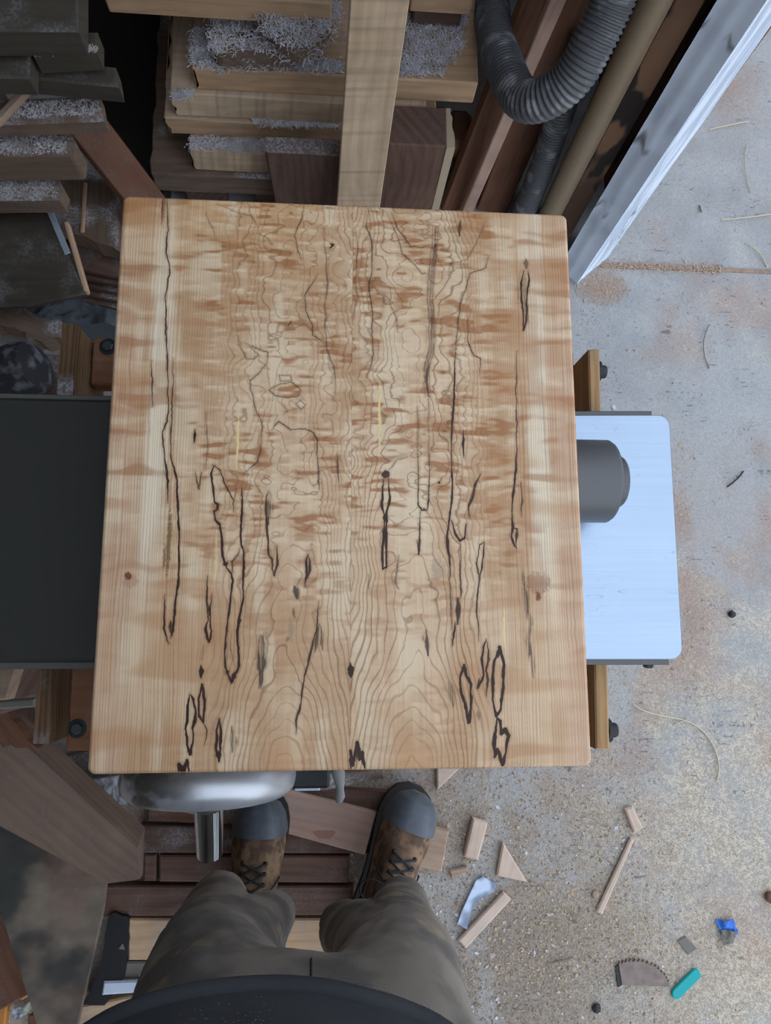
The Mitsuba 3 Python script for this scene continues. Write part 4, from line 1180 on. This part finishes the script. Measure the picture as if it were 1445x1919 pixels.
slab_px('tan_block_end', [(186, 1700), (250, 1690), (250, 1722), (190, 1724)], 0.015, 0.0145, 'wood_tan', ((186, 1700), (250, 1700)), 'small tan block end in the gap beside the black scrap', 'block')
# paper and scraps under the panel's near left corner
add('white_paper', crumple([(168, 1462), (234, 1452), (238, 1506), (180, 1514)], 0.04, 0.012, 9), 'm_paper', 'crumpled white paper below the near left panel corner', 'paper', smooth=False)
pm = meshkit.text_mesh('H', 0.012, 0.0006)
slab_px('purple_grey_offcut', [(118, 1418), (172, 1404), (240, 1450), (160, 1462)], 0.03, 0.0295, 'wood_grey', ((118, 1418), (172, 1404)), 'grey offcut on the floor between the stand and the thick beam', 'offcut')
slab_px('tan_board_end', [(-80, 1252), (32, 1250), (12, 1312), (-80, 1318)], 0.52, 0.03, 'wood_pale', ((0, 1250), (30, 1250)), 'tan board end under the dark table at the left edge', 'board')
slab_px('grey_shelf_board', [(-80, 1318), (66, 1308), (64, 1326), (-80, 1334)], 0.46, 0.02, 'm_greyboard', ((0, 1318), (66, 1308)), 'grey board end left of the plywood stand', 'board')
slab_px('shelf_support', [(-80, 1258), (0, 1258), (-10, 1318), (-80, 1360)], 0.4395, 0.439, 'wood_walnut', ((-80, 1258), (0, 1258)), 'dark support under the grey board end left of the stand', 'block')

# ------------------------------------------------------------------ scraps on the concrete
ts = lambda *a_, **k_: slab_px(*a_, **k_)
ts('tan_block', [(887, 1534), (915, 1542), (896, 1613), (870, 1606)], 0.022, 0.0215, 'wood_scrap', ((887, 1534), (870, 1606)), 'small rectangular pinkish wood block on the concrete', 'wood block')
ts('triangle_offcut', [(943, 1578), (989, 1654), (931, 1642)], 0.014, 0.0135, 'wood_scrap', ((943, 1578), (931, 1642)), 'triangular pinkish wood offcut on the concrete', 'wood offcut')
ts('small_offcut', [(842, 1631), (876, 1624), (878, 1634), (846, 1647)], 0.012, 0.0115, 'wood_pale', ((842, 1631), (876, 1624)), 'little yellowish wood chip between boot and tan block', 'wood chip')
ts('pale_triangle_offcut', [(819, 1438), (862, 1440), (819, 1482)], 0.014, 0.0135, 'wood_scrap', ((819, 1438), (862, 1440)), 'pale triangular offcut peeking out below the panel edge', 'wood offcut')
ts('wood_strip', [(944, 1672), (959, 1686), (873, 1779), (859, 1763)], 0.014, 0.0135, 'wood_scrap', ((944, 1672), (859, 1763)), 'short wide pinkish wood strip beside the clear plastic piece', 'wood strip')
ts('long_stick', [(1182, 1570), (1190, 1573), (1129, 1716), (1118, 1709)], 0.010, 0.0095, 'wood_scrap', ((1182, 1570), (1118, 1709)), 'long thin wood stick on the concrete', 'wood stick')
ts('stick_block', [(1172, 1517), (1186, 1511), (1206, 1552), (1189, 1561)], 0.014, 0.0135, 'wood_scrap', ((1172, 1517), (1189, 1561)), 'short wood block touching the top of the thin stick', 'wood block')
ts('square_chip', [(1270, 1764), (1285, 1755), (1307, 1778), (1290, 1790)], 0.004, 0.0035, 'm_greyboard', ((1270, 1764), (1285, 1755)), 'small grey square chip above the turquoise piece', 'chip')
# turquoise stub with rounded ends
a_, b_ = P(1269, 1863, 0.008)[:2], P(1305, 1827, 0.008)[:2]
from shapely.geometry import LineString
tq = LineString([a_, b_]).buffer(0.0105, quad_segs=6)
add('turquoise_stub', prism(np.array(tq.exterior.coords)[:-1], 0.0003, 0.008, 0.0015), 'm_turquoise', 'turquoise plastic stub with rounded ends on the concrete', 'plastic stub', smooth=30)
# clear plastic piece
q = px_poly([(893, 1652), (905, 1644), (931, 1657), (926, 1672), (905, 1684), (891, 1693), (881, 1716), (876, 1744), (858, 1733), (867, 1708), (879, 1682)], 0.012)
pq_ = crumple([(902, 1644), (931, 1660), (876, 1744), (856, 1732)], 0.006, 0.012, 6)
add('clear_plastic', prism(q, 0.0005, 0.008), 'm_plastic', 'bluish clear plastic sliver beside the wood strip', 'plastic piece', smooth=30)
# blue tape scrap
add('blue_tape', crumple([(1340, 1724), (1372, 1720), (1382, 1748), (1352, 1752)], 0.004, 0.02, 3, 18), 'm_tape', 'crumpled scrap of blue tape on the concrete', 'tape', smooth=False)
add('blue_tape__grey_side', crumple([(1350, 1742), (1378, 1744), (1372, 1766), (1352, 1768)], 0.008, 0.014, 13, 14), 'm_greyboard', 'grey sticky side', smooth=False)
# toothed rusty blade shard
arc = [(1160, 1808), (1180, 1802), (1205, 1803), (1228, 1812), (1246, 1828), (1256, 1846)]
q = []
for (x0_, y0_), (x1_, y1_) in zip(arc[:-1], arc[1:]):
    for t_ in np.linspace(0, 1, 3, endpoint=False):
        q.append((x0_ + (x1_ - x0_) * t_, y0_ + (y1_ - y0_) * t_))
        q.append((x0_ + (x1_ - x0_) * (t_ + .12), y0_ + (y1_ - y0_) * (t_ + .12) - 5))
        q.append((x0_ + (x1_ - x0_) * (t_ + .2), y0_ + (y1_ - y0_) * (t_ + .2)))
q += [(1256, 1849), (1166, 1846)]
add('blade_shard', prism(px_poly(q, 0.006), 0.0005, 0.006), 'm_rust', 'brown toothed saw blade shard on the concrete', 'blade', smooth=False)
qd = px_poly([(1154, 1812), (1161, 1808), (1166, 1846), (1158, 1850)], 0.004)
add('blade_shard__broken_edge', prism(torn(qd, 0.001, 0.005, 3), 0.0004, 0.004), 'm_black', 'black broken edge', smooth=False)


def lump(px_, py_, r, seed, flat=0.6):
    m = trimesh.creation.icosphere(3, 1.0)
    v = np.array(m.vertices)
    v *= (0.75 + 0.5 * meshkit.fbm(v * 1.6 + seed, 3, seed))[:, None]
    v = v * [r, r, r * flat]
    v[:, 2] -= v[:, 2].min()
    c = P(px_, py_, 0.004)
    return trimesh.Trimesh(v + [c[0], c[1], 0.0003], m.faces, process=False)


add('dark_pebble', lump(1371, 1151, 0.0085, 3), 'm_black', 'black lump on the concrete right of the metal plate', 'pebble', smooth=60)
add('dark_pebble', lump(1118, 1889, 0.009, 5, 0.5), 'm_black', 'dark lump at the bottom edge left of the blade shard', 'pebble', smooth=60)
add('bark_lump', lump(1442, 1680, 0.013, 7), 'wood_red', 'brown bark lump at the right edge', 'bark', smooth=60)
add('curled_chip', lump(1116, 1676, 0.008, 9, 0.5), 'wood_pale', 'pale curled chip left of the thin stick', 'wood chip', smooth=60)


def stalk(key, pix, r, mat, label, cat='straw', z=0.004):
    p_ = np.array([P(x, y, z) for x, y in pix])
    p_[:, 2] = z + 0.002 * np.sin(np.arange(len(p_)) * 2.1)
    add(key, tube(spline(p_, 24) if len(p_) > 2 else p_, r, 7), mat, label, cat, smooth=60)


stalk('straw_stalk', [(1187, 1320), (1245, 1342), (1308, 1362), (1338, 1400), (1342, 1465)], 0.0016, 'm_straw', 'long bent straw stalk on the concrete below the metal plate')
stalk('straw_sprig', [(1262, 1360), (1290, 1346)], 0.0012, 'm_straw', 'short straw sprig branching off the long bent stalk')
stalk('straw_stalk', [(1329, 243), (1362, 236), (1402, 227)], 0.0016, 'm_straw', 'pale straw stalk on the concrete near the upper right edge')
stalk('straw_stalk', [(1352, 412), (1400, 408), (1450, 400)], 0.0016, 'm_straw', 'yellow straw stalk at the right edge above the floor joint')
stalk('straw_stalk', [(1398, 455), (1420, 472), (1438, 500)], 0.0014, 'm_straw', 'bent straw stalk just above the floor joint')
stalk('straw_stalk', [(1400, 270), (1398, 330), (1408, 360)], 0.0010, 'm_straw', 'thin curved straw stalk below the upper pale one')
stalk('dark_twig', [(1363, 912), (1378, 900), (1394, 883)], 0.0018, 'm_black', 'short dark twig on the concrete right of the metal plate', 'twig')
stalk('dark_sliver', [(1311, 385), (1314, 398)], 0.0022, 'm_rust', 'small brown sliver on the concrete right of the white post', 'sliver')
stalk('straw_stalk', [(1330, 608), (1318, 655), (1330, 690)], 0.0011, 'm_debris2' if 'm_debris2' in scene else 'm_rust', 'dark thin stalk on the concrete right of the plywood cleat')
stalk('long_splinter', [(1025, 1806), (1050, 1800), (1075, 1796)], 0.0014, 'm_rust', 'dark splinter left of the blade shard', 'splinter')


# sawdust and chips strewn over the floor
def flakes(n, seed, sampler, size, thick=0.3):
    rng = np.random.default_rng(seed)
    pts = sampler(rng, n)
    n = len(pts)
    s_ = size * rng.lognormal(0, 0.45, n)
    asp = rng.uniform(0.25, 0.9, n)
    an = rng.uniform(0, 2 * np.pi, n)
    ux, uy = np.cos(an) * s_, np.sin(an) * s_
    vx, vy = -np.sin(an) * s_ * asp, np.cos(an) * s_ * asp
    tz = s_ * rng.uniform(-thick, thick, n)
    h = 0.0006 + np.abs(tz)
    z_ = np.zeros(n)
    A = np.c_[pts[:, 0] - ux, pts[:, 1] - uy, h - tz]
    B = np.c_[pts[:, 0] + vx, pts[:, 1] + vy, h]
    Cc = np.c_[pts[:, 0] + ux, pts[:, 1] + uy, h + tz]
    D = np.c_[pts[:, 0] - vx, pts[:, 1] - vy, h]
    v = np.stack([A, D, Cc, B], 1).reshape(-1, 3)
    i = np.arange(n)[:, None] * 4
    f = np.vstack([i + [0, 1, 2], i + [0, 2, 3]])
    return trimesh.Trimesh(v, f, process=False)


def floor_sampler(dens):
    def s(rng, n):
        x = rng.uniform(-0.3, 0.85, n * 3)
        y = rng.uniform(-1.05, 0.9, n * 3)
        p_ = np.c_[x, y, 0 * x]
        keep = rng.uniform(size=n * 3) < dens(x, y, p_)
        return p_[keep][:n]
    return s


den1 = lambda x, y, p_: np.clip(0.06 + 0.9 * np.clip((0.35 - y) / 1.1, 0, 1), 0, 1) * (0.15 + 1.5 * np.clip(meshkit.fbm(p_ * 5, 4, 2) - 0.38, 0, 1) * 3)
den2 = lambda x, y, p_: np.clip(1.15 - np.hypot(x - 0.22, y + 0.8) / 0.5, 0.02, 1)
add('sawdust', flakes(26000, 1, floor_sampler(den1), 0.0016), 'm_dusting', 'pale sawdust strewn over the concrete floor', 'sawdust', kind='stuff', smooth=False)
hp_ = P(1120, 535, 0)
den3 = lambda x, y, p_: np.clip(1.1 - np.hypot((x - hp_[0] - 0.01) / 0.07, (y - hp_[1] + 0.005) / 0.05), 0, 1) + 0.5 * np.exp(-((y - jy) / 0.012) ** 2) * (x > 0.6)
def foot_sampler(rng, n):
    q_ = np.c_[rng.uniform(0.52, 0.95, n * 12), rng.uniform(jy - 0.12, jy + 0.08, n * 12), np.zeros(n * 12)]
    return q_[rng.uniform(size=n * 12) < den3(q_[:, 0], q_[:, 1], q_)][:n]
add('dirt_heap', flakes(6500, 5, foot_sampler, 0.0012, 0.6), 'm_dirt2', 'brown dirt and sawdust gathered at the foot of the white post and along the floor joint', 'dirt', kind='stuff', smooth=False)
add('floor_debris', flakes(30000, 2, floor_sampler(den2), 0.0013), 'm_debris', 'brown wood debris strewn on the floor around the boots', 'debris', kind='stuff', smooth=False)
add('pale_flakes', flakes(1700, 3, floor_sampler(den2), 0.0026), 'm_shaving', 'pale shavings flakes scattered on the floor around the boots', 'shavings', kind='stuff', smooth=False)

# ------------------------------------------------------------------ the person: boots, trousers, shirt
pe = name('person', 'person standing at the panel in work boots, brown-grey trousers and a dark shirt', 'person')


def W3(px_, py_, z_, r):
    q = P(px_, py_, z_)
    return (q[0], q[1], q[2], r)


BZ = 0.034


def boot(toe_px, heading, key):
    """A work boot; toe_px: pixel of the toe's tip, heading: degrees to the right of straight ahead."""
    toe = P(*toe_px, 0.06)
    h = math.radians(heading)
    fw, rt = np.array([math.sin(h), math.cos(h), 0]), np.array([math.cos(h), -math.sin(h), 0])
    heel = toe - fw * 0.305
    # stations along the boot: s from heel 0 to toe 1: half width, top, sideways shift
    S = np.array([0.0, 0.03, 0.10, 0.22, 0.36, 0.50, 0.62, 0.72, 0.82, 0.90, 0.96, 1.0])
    HW = np.array([0.012, 0.030, 0.037, 0.038, 0.038, 0.043, 0.049, 0.052, 0.051, 0.045, 0.033, 0.010])
    TP = np.array([0.10, 0.15, 0.165, 0.165, 0.155, 0.120, 0.098, 0.085, 0.078, 0.070, 0.058, 0.036])

    def W(s, x, z):
        return heel + fw * 0.305 * s + rt * x + np.array([0, 0, BZ + z])

    def top(s, x):
        hw, tp = np.interp(s, S, HW), np.interp(s, S, TP)
        return 0.018 + (tp - 0.018) * max(0.0, 1 - abs(x / hw) ** 2.6) ** (1 / 2.2)
    n, ss = 40, np.linspace(0, 1, 60)
    ss = 0.5 - 0.5 * np.cos(np.pi * ss)

    def loft(s0, s1, grow, zlo, key_, mat, rib=0.0):
        v, f = [], []
        st_ = [s for s in ss if s0 <= s <= s1]
        for s in st_:
            hw, tp = np.interp(s, S, HW) + grow, np.interp(s, S, TP) + grow
            for k_ in range(n):
                a_ = math.pi * k_ / (n - 1)
                ca, sa = math.cos(a_), math.sin(a_)
                x = hw * np.sign(ca) * abs(ca) ** 0.77
                z_ = zlo + (tp - zlo) * sa ** 0.91
                if rib:
                    z_ += rib * (0.5 + 0.5 * math.sin(s * 270)) * (0.3 < k_ / n < 0.8)
                v.append(W(s, x, z_))
        m_ = len(st_)
        for i in range(m_ - 1):
            for k_ in range(n):
                a_, b_ = i * n + k_, i * n + (k_ + 1) % n
                f += [[a_, b_, b_ + n], [a_, b_ + n, a_ + n]]
        v = np.array(v)
        c0, c1 = v[:n].mean(0), v[-n:].mean(0)
        v = np.vstack([v, c0, c1])
        q_ = m_ * n
        for k_ in range(n):
            f += [[q_, (k_ + 1) % n, k_], [q_ + 1, (m_ - 1) * n + k_, (m_ - 1) * n + (k_ + 1) % n]]
        m = trimesh.Trimesh(v, f, process=False)
        if m.volume < 0:
            m.invert()
        # wrinkles of worn leather
        vv = np.array(m.vertices)
        if mat == 'm_leather':
            wv = meshkit.fbm(vv * 55, 3, 4) - 0.5
            vv[:, 2] += 0.008 * wv * np.clip((vv[:, 2] - BZ - 0.03) / 0.03, 0, 1)
        return trimesh.Trimesh(vv, m.faces, process=False)
    b = pe + '__' + key
    add(b, loft(0.0, 1.0, 0.0, 0.012, 'upper', 'm_leather'), 'm_leather', 'worn brown leather work boot', smooth=60)
    add(b + '__toe_cap', loft(0.785, 1.0, 0.0028, 0.010, 'cap', 'm_rubber', 0.003), 'm_rubber', 'dark grey rubber toe cap', smooth=50)
    sole = []
    for s in ss:
        sole.append((s, np.interp(s, S, HW) + np.interp(s, [0, 0.6, 0.8, 1], [0, 0, 0.004, 0.004])))
    outl = [W(s, w, 0)[:2] for s, w in sole] + [W(s, -w, 0)[:2] for s, w in sole[::-1]]
    add(b + '__sole', prism(outl, BZ - 0.0035, BZ + 0.018, 0.003), 'm_sole', smooth=30)
    # laces: crosses between two rows of eyelets, and a bow
    ey = [(0.66 - 0.052 * i, 0.021 - 0.0005 * i) for i in range(5)]
    lt, et = [], []
    for i, (s, x) in enumerate(ey):
        for sg in (-1, 1):
            et.append(trimesh.creation.icosphere(2, 0.0042).apply_translation(W(s, sg * x, top(s, x) + 0.002)))
        if i + 1 < len(ey):
            s2, x2 = ey[i + 1]
            for sg in (-1, 1):
                pt = [W(s + (s2 - s) * t_, sg * (x - (x + x2) * t_), top(s + (s2 - s) * t_, x - (x + x2) * t_) + 0.005) for t_ in np.linspace(0, 1, 7)]
                lt.append(tube(pt, 0.0019, 8))
    s, x = ey[-1]
    for sg, rr in ((-1, 0.026), (1, 0.024)):
        loop = [W(s - 0.01 + 0.07 * math.sin(t_) * 0.9, sg * (0.012 + rr * (1 - math.cos(t_))), top(s, 0.0) + 0.007 - 0.012 * (1 - math.cos(t_)) * 0.5) for t_ in np.linspace(0, 2 * math.pi * 0.92, 24)]
        lt.append(tube(loop, 0.0019, 8))
        lt.append(tube(spline([W(s, 0, top(s, 0) + 0.007), W(s + 0.06, sg * 0.03, top(s + .06, 0.03) + 0.006), W(s + 0.10, sg * 0.046, 0.055)], 14), 0.0017, 8))
    add(b + '__lace', cat_(lt), 'm_lace', 'dark bootlace', smooth=60)
    for e_ in et:
        add(b + '__eyelet', e_, 'm_black', smooth=60)
    # the ankle: padded collar and the sock in it
    cs_ = np.array([W(0.21 + 0.20 * math.cos(t_), 0.037 * math.sin(t_), 0.158 + 0.006 * math.cos(t_)) for t_ in np.linspace(0, 2 * np.pi, 40)])
    add(b + '__collar', tube(cs_, 0.009, 12, closed=False), 'm_leather', smooth=60)
    return W, top, b


WL, topL, bl = boot((496, 1479), 3.0, 'boot')
t_ = P(482, 1590, 0.13)
add(bl + '__red_tag', prism(px_poly([(476, 1584), (490, 1583), (491, 1596), (477, 1597)], 0.135), 0.120, 0.1365, 0.001), 'm_red', 'red lace tag', smooth=False)
WR, topR, br_ = boot((781, 1474), 22.0, 'boot')
add(br_ + '__white_tag', prism(px_poly([(757, 1587), (770, 1590), (771, 1601), (756, 1597)], 0.135), 0.120, 0.1365, 0.001), 'm_tag', 'pale tag on the laces', smooth=False)

aL, aR = WL(0.24, 0, 0.16), WR(0.24, 0, 0.16)


def leg(hip, thigh, lobes, ankle, r_ank):
    ch = []
    for lb in lobes:
        ch.append([thigh, lb, (ankle[0], ankle[1], ankle[2] + 0.04, r_ank), (ankle[0], ankle[1], ankle[2] - 0.05, r_ank * 1.02)])
    return [[hip, thigh]] + ch


hipL, hipR = W3(412, 2030, 0.84, 0.110), W3(708, 2030, 0.84, 0.108)
trs = []
trs += leg(hipL, W3(390, 1830, 0.70, 0.072), [W3(412, 1688, 0.43, 0.042), W3(512, 1712, 0.43, 0.034)], aL, 0.052)
trs += leg(hipR, W3(752, 1822, 0.70, 0.068), [W3(752, 1692, 0.43, 0.038), W3(645, 1738, 0.43, 0.040)], aR, 0.052)
trs += [[hipL, hipR], [hipL, (-0.09, -0.62, 0.97, 0.11), hipR]]
pants = blob(trs, 0.012, 16)
v = np.array(pants.vertices)
nn = pants.vertex_normals
v += nn * (0.010 * (meshkit.fbm(v * np.array([16, 16, 9.0]), 3, 6) - 0.5) + 0.004 * (meshkit.fbm(v * 48, 2, 3) - 0.5))[:, None]
pants = trimesh.Trimesh(v, pants.faces, process=False)
add(pe + '__trousers', pants, 'm_pants', 'brown-grey canvas work trousers', smooth=True)
# fly seam, from the crotch up to the shirt


def on_pants(px_, py_, eps=0.001):
    d = ray(px_, py_)
    loc, _, _ = pants.ray.intersects_location([EYE], [d / np.linalg.norm(d)], multiple_hits=False)
    return loc[0] - d / np.linalg.norm(d) * eps if len(loc) else None


sm = [on_pants(584 + 0.4 * math.sin(y_), y_) for y_ in range(1796, 1850, 6)]
sm = [q for q in sm if q is not None]
if len(sm) > 3:
    add(pe + '__trousers__fly_seam', tube(sm, 0.0011, 6), 'm_shirt', smooth=60)
# body beneath the clothes: one figure, inside trousers and shirt
bd = blob([[(*aL[:2], 0.15, 0.02), (*aL[:2], 0.225, 0.02), W3(414, 1704, 0.43, 0.018), W3(395, 1836, 0.70, 0.048), (hipL[0], hipL[1], hipL[2], 0.08), (-0.075, -0.62, 1.0, 0.10)],
           [(*aR[:2], 0.15, 0.02), (*aR[:2], 0.225, 0.02), W3(750, 1708, 0.43, 0.018), W3(750, 1828, 0.70, 0.045), (hipR[0], hipR[1], hipR[2], 0.08), (-0.075, -0.62, 1.0, 0.10)],
           [(-0.075, -0.62, 1.0, 0.10), (-0.07, -0.66, 1.2, 0.10), (-0.06, -0.68, 1.33, 0.08)]], 0.02, 10)
princ('m_skin', C(196, 150, 126), 0.6)
add(pe + '__body', bd, 'm_skin', smooth=True)
for W_b, b_, kx in ((WL, bl, 0), (WR, br_, 1)):
    add(b_ + '__sock', tube([W_b(0.24, 0, 0.14), W_b(0.235, 0, 0.19)], [0.046, 0.044], 24), 'm_sock', 'pale grey sock', smooth=60)


# shirt: a loose shell with a thick hem
def shirt():
    n, rows_ = 96, []
    cx, cy = -0.068, -0.602
    for z_, ax_, ay_, dy in [(0.955, .205, .150, 0), (0.95, .212, .157, 0), (0.957, .216, .160, 0), (0.972, .216, .160, 0), (0.986, .211, .156, 0), (1.02, .208, .158, -0.008), (1.08, .205, .165, -0.02), (1.16, .205, .165, -0.04), (1.26, .205, .15, -0.065), (1.36, .19, .11, -0.085), (1.40, .12, .07, -0.09), (1.41, .02, .02, -0.09)]:
        r_ = []
        for k_ in range(n):
            a_ = 2 * math.pi * k_ / n
            ca, sa = math.cos(a_), math.sin(a_)
            w_ = 1 + 0.05 * (meshkit.fbm(np.array([ca * 2.2, sa * 2.2, z_ * 5]), 3, 7) - 0.5)
            r_.append([cx + ax_ * w_ * np.sign(ca) * abs(ca) ** 0.9, cy + dy + ay_ * w_ * np.sign(sa) * abs(sa) ** 0.9, z_ + 0.012 * (meshkit.noise(np.array([ca * 3, sa * 3, 1.0]), 3) - 0.5) * (z_ < 1.0)])
        rows_.append(r_)
    v = np.array(rows_).reshape(-1, 3)
    f = []
    for i in range(len(rows_) - 1):
        for k_ in range(n):
            a_, b_ = i * n + k_, i * n + (k_ + 1) % n
            f += [[a_, b_, b_ + n], [a_, b_ + n, a_ + n]]
    m = trimesh.Trimesh(v, f, process=False)
    return m


scene['m_shirt2'] = {'type': 'twosided', 'b': {'type': 'ref', 'id': 'm_shirt'}}
shm = shirt()
add(pe + '__shirt', shm, 'm_shirt2', 'dark charcoal shirt with dust specks', smooth=60)

hem = []
cx_, cy_ = -0.068, -0.602
for k_ in range(120):
    a_ = 2 * math.pi * k_ / 119
    ca, sa = math.cos(a_), math.sin(a_)
    w_ = 1 + 0.05 * (meshkit.fbm(np.array([ca * 2.2, sa * 2.2, 0.96 * 5]), 3, 7) - 0.5)
    hem.append([cx_ + 0.2165 * w_ * np.sign(ca) * abs(ca) ** 0.9, cy_ + 0.1605 * w_ * np.sign(sa) * abs(sa) ** 0.9, 0.966 + 0.012 * (meshkit.noise(np.array([ca * 3, sa * 3, 1.0]), 3) - 0.5)])
add(pe + '__shirt__hem', tube(hem, 0.0075, 12, closed=False), 'm_shirt2', 'thick dark hem', smooth=60)
